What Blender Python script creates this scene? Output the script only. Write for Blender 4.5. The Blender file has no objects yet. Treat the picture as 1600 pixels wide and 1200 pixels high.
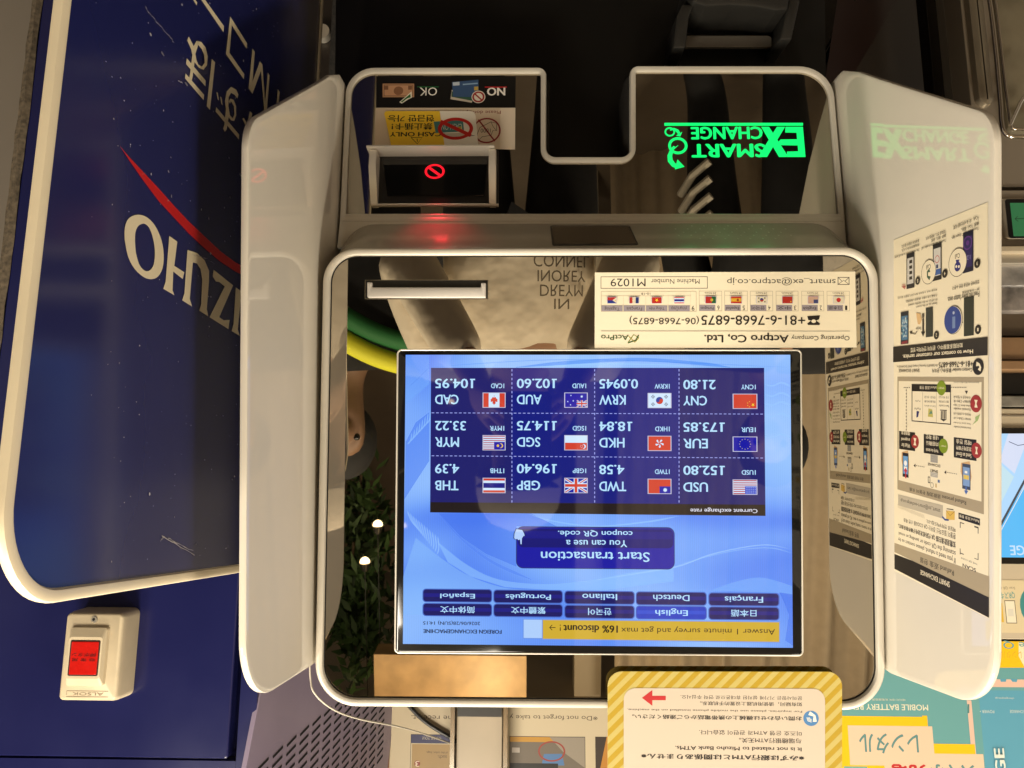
import bpy, bmesh, math, random
from mathutils import Vector, Matrix
random.seed(7)
scene = bpy.context.scene
col = scene.collection

# ------------------------------------------------------------------ camera, light, exposure
FPX = 1155.0                                   # focal length in photograph pixels (1600 wide)
LEAN = math.radians(7.5)                       # the exchange machine leans back
CAM_LOC = Vector((0.053517, -0.591183, 1.406253))
MROT = Matrix.Rotation(-LEAN, 4, 'X')
MACH = Matrix.Translation((0, 0, 1.40)) @ MROT     # machine frame: x right, y into the wall, z up
_R = Matrix(((-0.99973337, 0.02289678, -0.00298669), (-0.00221512, 0.03364919, 0.99943125), (0.02298425, 0.99917139, -0.03358949)))
_cl = _R.transposed() @ Matrix(((1, 0, 0), (0, -1, 0), (0, 0, -1)))     # the phone was held upside down
cam = bpy.data.cameras.new('camera'); cam_ob = bpy.data.objects.new('camera', cam); col.objects.link(cam_ob)
cam_ob.matrix_world = Matrix.Translation(CAM_LOC) @ MROT @ _cl.to_4x4()
cam.sensor_width = 36.0; cam.lens = 36.0 * FPX / 1600.0; cam.clip_start = 0.02; cam.clip_end = 200.0
scene.camera = cam_ob
scene.view_settings.view_transform = 'Standard'; scene.view_settings.look = 'None'
scene.view_settings.exposure = 0.30; scene.view_settings.gamma = 1.0
world = bpy.data.worlds.new('World'); scene.world = world; world.use_nodes = True
bg = world.node_tree.nodes['Background']; bg.inputs[0].default_value = (1.0, 0.88, 0.72, 1); bg.inputs[1].default_value = 0.42

def area(name, loc, target, size, power, color=(1.0, 0.895, 0.72), size_y=None, spread=math.pi):
    l = bpy.data.lights.new(name, 'AREA'); l.energy = power; l.color = color; l.size = size; l.spread = spread
    if size_y: l.shape = 'RECTANGLE'; l.size_y = size_y
    o = bpy.data.objects.new(name, l); col.objects.link(o); o.location = loc
    o.rotation_euler = (Vector(target) - Vector(loc)).to_track_quat('-Z', 'Y').to_euler()
    return o
area('ceiling_lamp_front', (0.35, -0.70, 2.62), (0.0, 0.0, 1.30), 0.40, 16.0)
area('ceiling_lamp_over', (-0.75, -0.25, 2.62), (-0.2, 0.0, 1.2), 0.30, 3.6)
area('fill_lamp_person', (0.45, -0.12, 2.64), (0.10, -1.0, 1.1), 0.25, 18.0)  # added fill, brightens the photographer's front for the mirrors
area('fill_lamp_room', (-0.75, -0.55, 2.66), (-0.9, -1.95, 0.5), 0.25, 32.0)  # added fill aimed at the curtain, itself outside the mirrored view
area('fill_light_side', (-1.9, -1.25, 2.25), (0.1, -0.1, 1.25), 0.45, 2.5, (1.0, 0.91, 0.77))  # added unseen fill for the partition, left shield and machine front
area('fill_light_front', (0.95, -1.15, 2.66), (0.0, 0.0, 1.1), 0.30, 11.0, (1.0, 0.91, 0.77))  # added unseen fill for the lower front, placed clear of the reflections
area('ceiling_lamp_left', (1.1, -1.0, 2.66), (0.45, -0.2, 1.3), 0.3, 10.0)

# ------------------------------------------------------------------ geometry helpers
_RT = (MROT.to_3x3() @ _R.transposed())
def ray(u, v):
    return _RT @ Vector(((u - 800.0) / FPX, (v - 600.0) / FPX, 1.0))
class Plane:
    """A real plane in the place: origin o, reading direction ex, up ez, normal n towards whoever reads it."""
    def __init__(s, o, ex, ez):
        s.o = Vector(o); s.ex = Vector(ex).normalized(); s.ez = Vector(ez).normalized()
        s.n = s.ex.cross(s.ez).normalized(); s.ez = s.n.cross(s.ex).normalized()
    def px(s, u, v):
        d = ray(u, v); k = (s.o - CAM_LOC).dot(s.n) / d.dot(s.n); p = CAM_LOC + d * k - s.o
        return (p.dot(s.ex), p.dot(s.ez))
    def pt(s, a, b, h=0.0):
        return s.o + s.ex * a + s.ez * b + s.n * h
    def shift(s, h):
        return Plane(s.o + s.n * h, s.ex, s.ez)
def mdir(x, y, z): return MROT.to_3x3() @ Vector((x, y, z))
def mpt(x, y, z): return MACH @ Vector((x, y, z))
def mplane(y): return Plane(mpt(0, y, 0), mdir(1, 0, 0), mdir(0, 0, 1))
def wplane(y): return Plane((0, y, 1.4), (1, 0, 0), (0, 0, 1))

def srgb(c):
    return tuple((x / 12.92 if x <= 0.04045 else ((x + 0.055) / 1.055) ** 2.4) for x in (v / 255.0 for v in c))
_mats = {}
def principled(name):
    m = bpy.data.materials.new(name); m.use_nodes = True
    return m, m.node_tree.nodes['Principled BSDF'], m.node_tree
def pm(name, rgb, rough=0.5, metal=0.0, spec=0.5, noise=0.0, nscale=40.0, bump=0.0, coat=0.0, bscale=300.0, rvar=0.0, bdist=0.0006):
    """Plain procedural material: colour with slight noise, roughness variation, fine bump."""
    if name in _mats: return _mats[name]
    m, b, nt = principled(name)
    b.inputs['Base Color'].default_value = (*rgb, 1); b.inputs['Roughness'].default_value = rough
    b.inputs['Metallic'].default_value = metal; b.inputs['Specular IOR Level'].default_value = spec
    b.inputs['Coat Weight'].default_value = coat; b.inputs['Coat Roughness'].default_value = 0.04
    L = nt.links; tc = nt.nodes.new('ShaderNodeTexCoord')
    if noise or rvar:
        n = nt.nodes.new('ShaderNodeTexNoise'); n.inputs['Scale'].default_value = nscale; n.inputs['Detail'].default_value = 6
        L.new(tc.outputs['Object'], n.inputs['Vector'])
        if noise:
            r = nt.nodes.new('ShaderNodeMapRange'); r.inputs['From Min'].default_value = 0.3; r.inputs['From Max'].default_value = 0.7
            r.inputs['To Min'].default_value = 1 - noise; r.inputs['To Max'].default_value = 1 + noise
            mx = nt.nodes.new('ShaderNodeMix'); mx.data_type = 'RGBA'; mx.blend_type = 'MULTIPLY'; mx.inputs[0].default_value = 1
            cmb = nt.nodes.new('ShaderNodeCombineColor')
            for i in range(3): L.new(r.outputs[0], cmb.inputs[i])
            L.new(n.outputs[0], r.inputs[0]); mx.inputs[6].default_value = (*rgb, 1); L.new(cmb.outputs[0], mx.inputs[7]); L.new(mx.outputs[2], b.inputs['Base Color'])
        if rvar:
            r2 = nt.nodes.new('ShaderNodeMapRange'); r2.inputs['From Min'].default_value = 0.3; r2.inputs['From Max'].default_value = 0.7
            r2.inputs['To Min'].default_value = max(0, rough - rvar); r2.inputs['To Max'].default_value = rough + rvar
            L.new(n.outputs[0], r2.inputs[0]); L.new(r2.outputs[0], b.inputs['Roughness'])
    if bump:
        n2 = nt.nodes.new('ShaderNodeTexNoise'); n2.inputs['Scale'].default_value = bscale; n2.inputs['Detail'].default_value = 3
        bp = nt.nodes.new('ShaderNodeBump'); bp.inputs['Strength'].default_value = bump; bp.inputs['Distance'].default_value = bdist
        L.new(tc.outputs['Object'], n2.inputs['Vector']); L.new(n2.outputs[0], bp.inputs['Height']); L.new(bp.outputs[0], b.inputs['Normal'])
    _mats[name] = m; return m
def ink(c, kind='print', k=1.0):
    """A printed ('print'), gloss-printed ('gloss') or lit ('lit', screens and lamps) colour, given as the sRGB of the ink or light."""
    key = (tuple(c), kind, k)
    if key in _mats: return _mats[key]
    m, b, nt = principled('%s_%d_%d_%d' % ((kind,) + tuple(c)))
    if kind in ('lit', 'soft'):
        m.cycles.emission_sampling = 'NONE'
        if kind == 'soft': b.inputs['Alpha'].default_value = 0.55       # a faint swirl of the wallpaper
        b.inputs['Base Color'].default_value = (0.004, 0.004, 0.004, 1); b.inputs['Emission Color'].default_value = (*srgb(c), 1)
        b.inputs['Emission Strength'].default_value = 0.84 * k; b.inputs['Roughness'].default_value = 0.03; b.inputs['Specular IOR Level'].default_value = 0.75
    else:
        b.inputs['Base Color'].default_value = (*srgb(c), 1); b.inputs['Roughness'].default_value = 0.42 if kind == 'print' else 0.16
        b.inputs['Specular IOR Level'].default_value = 0.4
    _mats[key] = m; return m

_inv = {}
def root(name, label, cat, loc, rot=None, group=None, kind=None):
    o = bpy.data.objects.new(name, None); col.objects.link(o); o.empty_display_size = 0.05
    o.matrix_world = Matrix.Translation(loc) @ (rot if rot else Matrix.Identity(4))
    _inv[o.name] = (Matrix.Translation(loc) @ (rot if rot else Matrix.Identity(4))).inverted()
    tag(o, label, cat, group, kind); return o
def tag(o, label=None, cat=None, group=None, kind=None):
    if label: o['label'] = label
    if cat: o['category'] = cat
    if group: o['group'] = group
    if kind: o['kind'] = kind
    return o
def top(o):
    while o.parent: o = o.parent
    return o
def link(name, bm, mats, parent=None, label=None, smooth=False, base=None):
    """Vertices come in world coordinates; they are stored in the frame of the thing the part belongs to."""
    me = bpy.data.meshes.new(name)
    if parent is not None: bm.transform(_inv[top(parent).name])
    elif base is not None: bm.transform(Matrix.Translation(base).inverted())
    bm.to_mesh(me); bm.free()
    for m in (mats if isinstance(mats, (list, tuple)) else [mats]): me.materials.append(m)
    if smooth:
        for p in me.polygons: p.use_smooth = True
        me.set_sharp_from_angle(angle=math.radians(40))
    o = bpy.data.objects.new(name, me); col.objects.link(o)
    if parent is not None: o.parent = parent
    elif base is not None: o.location = base; _inv[o.name] = Matrix.Translation(base).inverted()
    if parent is None and base is None: _inv[o.name] = Matrix.Identity(4)
    if label: o['label'] = label
    return o

def rounded(pts, radii, inset=0.0, seg=9):
    """Outline with rounded corners, moved inwards by inset; the vertex count does not depend on inset, so outlines loft."""
    P = [Vector(p) for p in pts]; n = len(P)
    area2 = sum(P[i].x * P[(i + 1) % n].y - P[(i + 1) % n].x * P[i].y for i in range(n)); s = 1 if area2 > 0 else -1
    if not isinstance(radii, (list, tuple)): radii = [radii] * n
    def off(i):
        a, b = P[i], P[(i + 1) % n]; d = (b - a).normalized(); nn = Vector((-d.y, d.x)) * s * inset
        return a + nn, d
    out = []
    for i in range(n):
        p0, d0 = off((i - 1) % n); p1, d1 = off(i)
        cr = d0.x * d1.y - d0.y * d1.x
        if abs(cr) < 1e-9: c = p1.copy()
        else:
            t = ((p1.x - p0.x) * d1.y - (p1.y - p0.y) * d1.x) / cr; c = p0 + d0 * t
        convex = cr * s > 0
        r = max(radii[i] - inset if convex else radii[i] + inset, 0.0002)
        if radii[i] <= 0: r = 0.0002
        half = math.acos(max(-1, min(1, d0.dot(d1)))) / 2
        tl = r * math.tan(half); a, b = c - d0 * tl, c + d1 * tl
        for k in range(seg + 1):
            q = k / seg
            # circular arc by slerp about the centre
            nrm = Vector((-d0.y, d0.x)) * (1 if cr > 0 else -1); ctr = a + nrm * r
            ang = (1 if cr > 0 else -1) * 2 * half * q; v = a - ctr
            out.append(ctr + Vector((v.x * math.cos(ang) - v.y * math.sin(ang), v.x * math.sin(ang) + v.y * math.cos(ang))))
    return out
def loft(bm, loops, cap0=False, cap1=False, mi=0):
    rows = [[bm.verts.new(p) for p in lp] for lp in loops]; n = len(rows[0])
    for r0, r1 in zip(rows, rows[1:]):
        for i in range(n):
            f = bm.faces.new((r0[i], r0[(i + 1) % n], r1[(i + 1) % n], r1[i])); f.material_index = mi
    if cap0: f = bm.faces.new(rows[0]); f.material_index = mi
    if cap1: f = bm.faces.new(rows[-1]); f.material_index = mi
    return rows
def fix(bm):
    bmesh.ops.recalc_face_normals(bm, faces=bm.faces[:]); return bm
def slab(plane, pts, radii, h0, h1, bevel=0.0006, bm=None, mi=0):
    """A flat solid: outline on the plane, from h0 (back) to h1 (front, edge rounded)."""
    bm = bm or bmesh.new()
    L = lambda ins, h: [plane.pt(p.x, p.y, h) for p in rounded(pts, radii, ins)]
    loft(bm, [L(0, h0), L(0, h1 - bevel), L(bevel * 0.3, h1 - bevel * 0.3), L(bevel, h1)], True, True, mi)
    return fix(bm)
def box(bm, lo, hi, mi=0, M=None):
    r = bmesh.ops.create_cube(bm, size=1.0)
    for v in r['verts']:
        v.co = Vector([lo[i] + (v.co[i] + 0.5) * (hi[i] - lo[i]) for i in range(3)])
        if M: v.co = M @ v.co
    for f in {f for v in r['verts'] for f in v.link_faces}: f.material_index = mi
def tube(bm, pts, r, seg=10, mi=0, caps=True):
    rows = []; n = len(pts); rr = r if isinstance(r, (list, tuple)) else [r] * n
    for i, p in enumerate(pts):
        t = (Vector(pts[min(i + 1, n - 1)]) - Vector(pts[max(i - 1, 0)])).normalized()
        a = t.orthogonal().normalized() if i == 0 else (a - t * a.dot(t)).normalized()
        b = t.cross(a); rows.append([Vector(p) + (a * math.cos(2 * math.pi * k / seg) + b * math.sin(2 * math.pi * k / seg)) * rr[i] for k in range(seg)])
    loft(bm, rows, caps, caps, mi)
def smooth_path(pts, n=8):
    pts = [Vector(p) for p in pts]; out = []
    for i in range(len(pts) - 1):
        p0, p1, p2, p3 = pts[max(i - 1, 0)], pts[i], pts[i + 1], pts[min(i + 2, len(pts) - 1)]
        for k in range(n):
            t = k / n; out.append(0.5 * (2 * p1 + (p2 - p0) * t + (2 * p0 - 5 * p1 + 4 * p2 - p3) * t * t + (3 * p1 - p0 - 3 * p2 + p3) * t ** 3))
    out.append(pts[-1]); return out

# ------------------------------------------------------------------ lettering and print
_glyph = {}
def glyphs(s, bold=0.0, spacing=1.0):
    key = (s, 0, spacing)
    if key not in _glyph:
        cu = bpy.data.curves.new('lettering', 'FONT'); cu.body = s; cu.size = 1.0; cu.resolution_u = 3; cu.space_character = spacing
        ob = bpy.data.objects.new('lettering', cu); me = bpy.data.meshes.new_from_object(ob)
        vs = [(v.co.x, v.co.y) for v in me.vertices]; fs = [tuple(p.vertices) for p in me.polygons]
        bpy.data.objects.remove(ob); bpy.data.curves.remove(cu); bpy.data.meshes.remove(me)
        xs = [v[0] for v in vs] or [0, 1]; ys = [v[1] for v in vs] or [0, 1]
        _glyph[key] = (vs, fs, min(xs), max(xs), min(ys), max(ys))
    return _glyph[key]
class Canvas:
    """Print on a plane: every layer is a sheet a few hundredths of a millimetre in front of the one below."""
    def __init__(s, plane, h=0.0002, step=0.0000025, kind='print', k=1.0):
        s.p = plane; s.h = h; s.step = step; s.kind = kind; s.k = k; s.bm = bmesh.new(); s.mats = []; s.slope = None
    def mi(s, c):
        m = c if isinstance(c, bpy.types.Material) else ink(c, s.kind, s.k)
        if m not in s.mats: s.mats.append(m)
        return s.mats.index(m)
    def up(s): s.h += s.step
    def face(s, pts, c):
        f = s.bm.faces.new([s.bm.verts.new(s.p.pt(a, b, s.h)) for a, b in pts]); f.material_index = s.mi(c)
        f.normal_update()
        if f.normal.dot(s.p.n) < 0: f.normal_flip()
    def poly(s, pxs, c):                       # outline given as points seen in the photograph, lying on this plane
        s.face([s.p.px(*q) for q in pxs], c); s.up()
    def strip(s, pxs, w, c):                   # a line of width w (metres, or list) through points
        P = [Vector(s.p.px(*q)) for q in pxs]; n = len(P); L = []; R = []
        for i in range(n):
            t = (P[min(i + 1, n - 1)] - P[max(i - 1, 0)]).normalized(); nn = Vector((-t.y, t.x)) * (w[i] if isinstance(w, (list, tuple)) else w) / 2
            L.append(P[i] + nn); R.append(P[i] - nn)
        for i in range(n - 1): s.face([L[i], L[i + 1], R[i + 1], R[i]], c)
        s.up()
    def corners(s, A, B):                      # a print that was stuck on a little crooked: its lines run at their own slope
        return [A, (B[0], A[1] + s.slope(A[1]) * (B[0] - A[0])), B, (A[0], B[1] + s.slope(B[1]) * (A[0] - B[0]))]
    def rect(s, A, B, c, r=0.0):
        if s.slope: s.face([s.p.px(*q) for q in s.corners(A, B)], c); s.up(); return
        (a0, b0), (a1, b1) = s.p.px(*A), s.p.px(*B)
        q = [(a0, b0), (a0, b1), (a1, b1), (a1, b0)]
        s.face(rounded(q, r, 0.0, 6) if r else q, c); s.up()
    def frame(s, A, B, w, c):
        (a0, b0), (a1, b1) = s.p.px(*A), s.p.px(*B)
        if a0 > a1: a0, a1 = a1, a0
        if b0 > b1: b0, b1 = b1, b0
        for q in (((a0, b0), (a1, b0 + w)), ((a0, b1 - w), (a1, b1)), ((a0, b0 + w), (a0 + w, b1 - w)), ((a1 - w, b0 + w), (a1, b1 - w))):
            s.face([(q[0][0], q[0][1]), (q[1][0], q[0][1]), (q[1][0], q[1][1]), (q[0][0], q[1][1])], c)
        s.up()
    def ell(s, cpx, rx, rz, c, rin=None, seg=32, a0=0.0, a1=360.0):      # radii in metres; rin = (rx, rz) of a hole
        ca, cb = s.p.px(*cpx); ang = [math.radians(a0 + (a1 - a0) * k / seg) for k in range(seg + 1)]
        if rin is None: s.face([(ca + rx * math.cos(t), cb + rz * math.sin(t)) for t in ang[:-1]] + ([] if a1 - a0 >= 360 else [(ca + rx * math.cos(ang[-1]), cb + rz * math.sin(ang[-1]))]), c)
        else:
            for t, u in zip(ang, ang[1:]):
                s.face([(ca + rx * math.cos(t), cb + rz * math.sin(t)), (ca + rx * math.cos(u), cb + rz * math.sin(u)), (ca + rin[0] * math.cos(u), cb + rin[1] * math.sin(u)), (ca + rin[0] * math.cos(t), cb + rin[1] * math.sin(t))], c)
        s.up()
    def text(s, body, A, B, c, bold=0.0, spacing=1.0):     # A = where the reader sees its top left, B = its bottom right
        (a0, b1), (a1, b0) = s.p.px(*A), s.p.px(*B); vs, fs, x0, x1, y0, y1 = glyphs(body, 0, spacing)
        d = bold * 1.1; kx, ky = (a1 - a0) / max(x1 - x0 + 2 * d, 1e-6), (b1 - b0) / max(y1 - y0 + d, 1e-6); m = s.mi(c)
        hv = s.h; Q = [Vector(s.p.px(*q)) for q in s.corners(A, B)] if s.slope else None
        for dx, dy in ([(d, d / 2)] if d <= 0 else [(0, d / 2), (2 * d, d / 2), (d, 0), (d, d)]):      # heavier strokes: struck more than once
            if Q:
                V = []
                for x, y in vs:
                    f_, g_ = (x - x0 + dx) / max(x1 - x0 + 2 * d, 1e-6), (y - y0 + dy) / max(y1 - y0 + d, 1e-6); p = (Q[0] * (1 - f_) + Q[1] * f_) * g_ + (Q[3] * (1 - f_) + Q[2] * f_) * (1 - g_); V.append(s.bm.verts.new(s.p.pt(p.x, p.y, hv)))
            else: V = [s.bm.verts.new(s.p.pt(a0 + (x - x0 + dx) * kx, b0 + (y - y0 + dy) * ky, hv)) for x, y in vs]
            for f in fs:
                try: g = s.bm.faces.new([V[i] for i in f])
                except ValueError: continue
                g.material_index = m; g.normal_update()
                if g.normal.dot(s.p.n) < 0: g.normal_flip()
            hv += 0.0000005
        s.h = hv; s.up()
    def ones(s, body, A, B, c, w=0.34):                    # the display's figure 1 stands on a foot
        (a0, b1), (a1, b0) = s.p.px(*A), s.p.px(*B); _, _, x0, x1, y0, y1 = glyphs(body); kx, ky = (a1 - a0) / (x1 - x0), (b1 - b0) / (y1 - y0)
        for i, ch in enumerate(body):
            if ch == '1':
                xr_ = glyphs(body[:i + 1])[3]; xm_ = xr_ - 0.06; q = [(xm_ - w / 2, 0.0), (xm_ + w / 2 * 0.9, 0.0), (xm_ + w / 2 * 0.9, 0.10), (xm_ - w / 2, 0.10)]
                s.face([(a0 + (x - x0) * kx, b0 + (y - y0) * ky) for x, y in q], c)
        s.up()
    def t(s, body, u0, v0, u1, v1, c, bold=0.0, spacing=1.0):   # box on a plane that faces the camera squarely
        s.text(body, (u1, v1), (u0, v0), c, bold, spacing)
    def r(s, u0, v0, u1, v1, c, rad=0.0): s.rect((u1, v1), (u0, v0), c, rad)
    def done(s, name, parent=None, label=None, base=None): return link(name, s.bm, s.mats, parent, label, base=base)
# ------------------------------------------------------------------ materials
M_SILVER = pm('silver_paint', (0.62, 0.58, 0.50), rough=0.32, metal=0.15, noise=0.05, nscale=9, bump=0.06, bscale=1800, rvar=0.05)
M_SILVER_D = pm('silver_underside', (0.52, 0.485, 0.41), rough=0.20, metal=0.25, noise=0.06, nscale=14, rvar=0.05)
M_WHITE = pm('white_shield_plastic', (0.66, 0.61, 0.52), rough=0.005, spec=0.75, noise=0.045, nscale=5)
M_MIRROR = pm('tinted_mirror_glass', (0.47, 0.43, 0.36), rough=0.012, metal=1.0)
M_BLACK = pm('black_plastic', (0.012, 0.011, 0.010), rough=0.38, noise=0.2, nscale=60, bump=0.1)
M_BLACKG = pm('black_gloss', (0.006, 0.006, 0.006), rough=0.06)
M_METAL = pm('satin_aluminium', (0.62, 0.57, 0.48), rough=0.30, metal=0.75, bump=0.05, bscale=1500)
M_SLOT = pm('bright_satin_metal', (0.80, 0.75, 0.66), rough=0.26, metal=0.4)
M_BLUE = pm('bank_blue_paint', (0.010, 0.012, 0.072), rough=0.22, noise=0.10, nscale=5, bump=0.05, bscale=900, rvar=0.06)
M_PBLUE = pm('partition_blue', (0.014, 0.017, 0.092), rough=0.20, noise=0.12, nscale=4, rvar=0.05)
M_CREAM = pm('cream_plastic', (0.72, 0.62, 0.44), rough=0.35, noise=0.05, nscale=20, bump=0.08)
M_SWITCH = pm('aged_cream_plastic', (0.60, 0.50, 0.34), rough=0.42, noise=0.07, nscale=30, bump=0.15, bscale=700)
M_PURPLE = pm('grey_purple_plastic', (0.30, 0.245, 0.35), rough=0.30, noise=0.08, nscale=8, bump=0.08)
M_BROWN = pm('dark_brown_wood', (0.014, 0.009, 0.006), rough=0.5, noise=0.35, nscale=50, bump=0.2)
M_STEEL = pm('warm_steel', (0.30, 0.26, 0.20), rough=0.28, metal=0.8, noise=0.12, nscale=7, rvar=0.08)
M_TAUPE = pm('taupe_paint', (0.20, 0.165, 0.125), rough=0.4, noise=0.06, nscale=10)

# ------------------------------------------------------------------ the setting
FACY = 0.36                                        # the bank cabinet's front
PF = wplane(FACY)
def rect_bm(lo, hi):
    bm = bmesh.new(); box(bm, lo, hi); return bm
fl = link('floor', rect_bm((-4, -4.2, -0.02), (4, 1.6, 0.0)), pm('floor_tile', (0.16, 0.13, 0.10), rough=0.25, noise=0.2, nscale=3)); tag(fl, kind='structure')
ce = link('ceiling', rect_bm((-4, -4.2, 2.7), (4, 1.6, 2.74)), pm('ceiling_paint', (0.42, 0.36, 0.28), rough=0.7, noise=0.05, nscale=3)); tag(ce, kind='structure')
bw = link('rear_wall', rect_bm((-4, -4.2, 0), (4, -4.1, 2.7)), pm('rear_wall_paint', (0.22, 0.17, 0.12), rough=0.6, noise=0.1, nscale=2)); tag(bw, kind='structure')
sw = link('side_wall', rect_bm((0.85, 0.55, 0), (3.2, 0.6, 2.7)), pm('side_wall_paint', (0.24, 0.205, 0.165), rough=0.6, noise=0.05, nscale=6)); tag(sw, kind='structure')
dk = link('back_wall', rect_bm((-4, 1.5, 0), (4, 1.55, 2.7)), pm('back_wall_dark', (0.05, 0.04, 0.03), rough=0.7)); tag(dk, kind='structure')

# ------------------------------------------------------------------ bank cabinet behind: blue upper front, purple vent panel, dark lower front
def pxz(pl, u, v): a, b = pl.px(u, v); return a, pl.o.z + b
cab = root('bank_machine_cabinet', 'blue bank machine cabinet with purple slotted vent panel behind the silver exchange machine', 'bank machine', (0.3, FACY + 0.1, 0.0))
xl = PF.px(30, 300)[0]                              # free left end of the cabinet
xr = PF.px(361, 1100)[0]; zt = pxz(PF, 200, 1184)[1]; zlow = 0.0
bm = slab(PF, [(xr, zlow - 1.4), (xl, zlow - 1.4), (xl, zt - 1.4), (xr, zt - 1.4)], [0.001, 0.001, 0.004, 0.004], -0.05, 0.0, 0.002)
link('door_panel', bm, M_BLUE, cab, 'dark blue front panel')
x2 = PF.px(393, 1150)[0]
bm = bmesh.new(); box(bm, (x2, FACY + 0.012, 0.0), (xr - 0.006, FACY + 0.06, 2.2)); box(bm, (xr - 0.0058, FACY + 0.012, zt + 0.006), (xl, FACY + 0.06, 2.2)); box(bm, (xr - 0.0058, FACY + 0.03, 0), (xl, FACY + 0.06, zt + 0.0058))
link('cabinet_frame', bm, M_BLUE, cab)
x3 = PF.px(604, 1150)[0]
# purple panel, angled back behind the machine, with rows of slots
SY = 0.80
k0 = PF.shift(-0.004); A3 = k0.pt(*k0.px(394, 1150)); P8 = wplane(SY); B3 = P8.pt(*P8.px(612, 1150))
PV = Plane(A3, B3 - A3 if (B3 - A3).x > 0 else A3 - B3, (0, 0, 1)); wv_ = (B3 - A3).length
q = [(-wv_, -0.6), (0.0, -0.6), (0.0, 0.6), (-wv_, 0.6)]
bm = slab(PV, q, 0.002, -0.006, 0.0, 0.001)
pp = link('vent_panel', bm, M_PURPLE, cab, 'grey purple panel with rows of slanted slots')
bm = bmesh.new(); bm2 = bmesh.new(); V2 = lambda u, v: Vector(PV.px(u, v))
g0 = V2(434.1, 1175); gr = (V2(512.3, 1111.9) - g0) / 4; gv = V2(433.1, 1190) - g0; hl = (V2(442.2, 1166.4) - V2(425.8, 1183.6)) / 2; hw = 0.0019
t_ = hl.normalized(); n_ = Vector((-t_.y, t_.x))
def slot_outline(c, w, l): return rounded([c - hl * l - n_ * w, c + hl * l - n_ * w, c + hl * l + n_ * w, c - hl * l + n_ * w], w * 0.6, 0, 4)
for k in range(-1, 11):
    for r in range(0, 14):
        c_ = g0 + gr * k + gv * r
        if r == 0 and k < 1 and k > 5: continue
        f = bm.faces.new([bm.verts.new(PV.pt(p.x, p.y, 0.0003)) for p in slot_outline(c_, hw, 0.98)])
        g = bm2.faces.new([bm2.verts.new(PV.pt(p.x, p.y, 0.0002)) for p in slot_outline(c_ + n_ * 0.0003, hw * 1.16, 1.02)])
fix(bm); link('vent_slot', bm, pm('vent_void', (0.006, 0.005, 0.007), rough=0.9), pp)
fix(bm2); link('slot_edge', bm2, pm('vent_edge', (0.22, 0.18, 0.24), rough=0.35), pp)
# dark brown lower front and black base that the machine stands before
PBK = wplane(0.30)
xa = PBK.px(497, 60)[0]; xb = PBK.px(527, 60)[0]; xc = PBK.px(1290, 60)[0]; zb = 1.12
bm = rect_bm((xb + 0.0015, 0.30, 0.0), (xa + 0.09, 0.355, zb)); link('side_panel', bm, M_BROWN, cab, 'dark brown strip')
bm = rect_bm((PBK.px(560, 60)[0], 0.27, 0.0), (xb, 0.34, zb)); link('felt_panel', bm, pm('dark_felt', (0.018, 0.015, 0.012), rough=0.9, noise=0.6, nscale=220, bump=0.8, bscale=400), cab)
bm = bmesh.new(); tube(bm, [PBK.px and (PBK.pt(*PBK.px(506, 57), h)) for h in (0.0005, 0.012)], 0.0105, 20); fix(bm)
link('lock_knob', bm, M_METAL, cab, 'small round steel lock', True)
# instruction sign on the cabinet above the machine
sg = root('instruction_sign', 'beige paper sign with photographs and receipt reminder behind the top of the machine', 'sign', wplane(SY).pt(*wplane(SY).px(800, 1150), 0.01))
PS = wplane(SY - 0.002)
c = Canvas(PS, 0.0, kind='print')
c.r(607, 1096, 1330, 1225, (205, 190, 160)); BRN = (70, 52, 40)
c.r(609, 1080, 1330, 1110, (52, 40, 32))
c.r(600, 1080, 606.8, 1225, (190, 130, 90))
c.t('※Do not forget to take y', 796, 1115, 934, 1126, (75, 62, 50)); c.t('he receipt.', 643, 1115, 706, 1126, (75, 62, 50))
c.r(642, 1147, 706, 1162, (44, 46, 92)); c.t('THANK YOU!', 660, 1151, 690, 1156, (190, 180, 160))
c.r(644, 1162.5, 706, 1225, (170, 140, 90)); c.t('of the color, bags,', 666, 1173, 700, 1178, BRN); c.t('such.', 684, 1180, 698, 1186, BRN)
c.ell((652, 1193), 0.0052, 0.0052, (140, 60, 50)); c.t('3', 649, 1189, 655, 1198, (230, 210, 190))
c.r(796, 1150, 915, 1225, (112, 102, 90)); c.r(797, 1151, 880, 1160, (190, 140, 50)); c.poly([(858, 1151), (914, 1151), (914, 1200), (880, 1175)], (150, 140, 125))
c.poly([(850, 1178), (878, 1178), (882, 1196), (846, 1196)], (80, 120, 170)); c.ell((862, 1174), 0.024, 0.017, (150, 60, 50), rin=(0.021, 0.0145))
c.r(797, 1192, 872, 1215, (24, 22, 22)); c.r(800, 1168, 812, 1176, (190, 180, 170))
c.r(930, 1151, 960, 1225, (60, 48, 40)); c.poly([(948, 1151), (960, 1151), (960, 1200), (938, 1200)], (190, 130, 50))
for uv in ((642, 1147, 706, 1225), (796, 1150, 915, 1225)): c.frame((uv[2], uv[3]), (uv[0], uv[1]), 0.0008, (52, 44, 40))
c.done('sign_sheet', sg)
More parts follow.
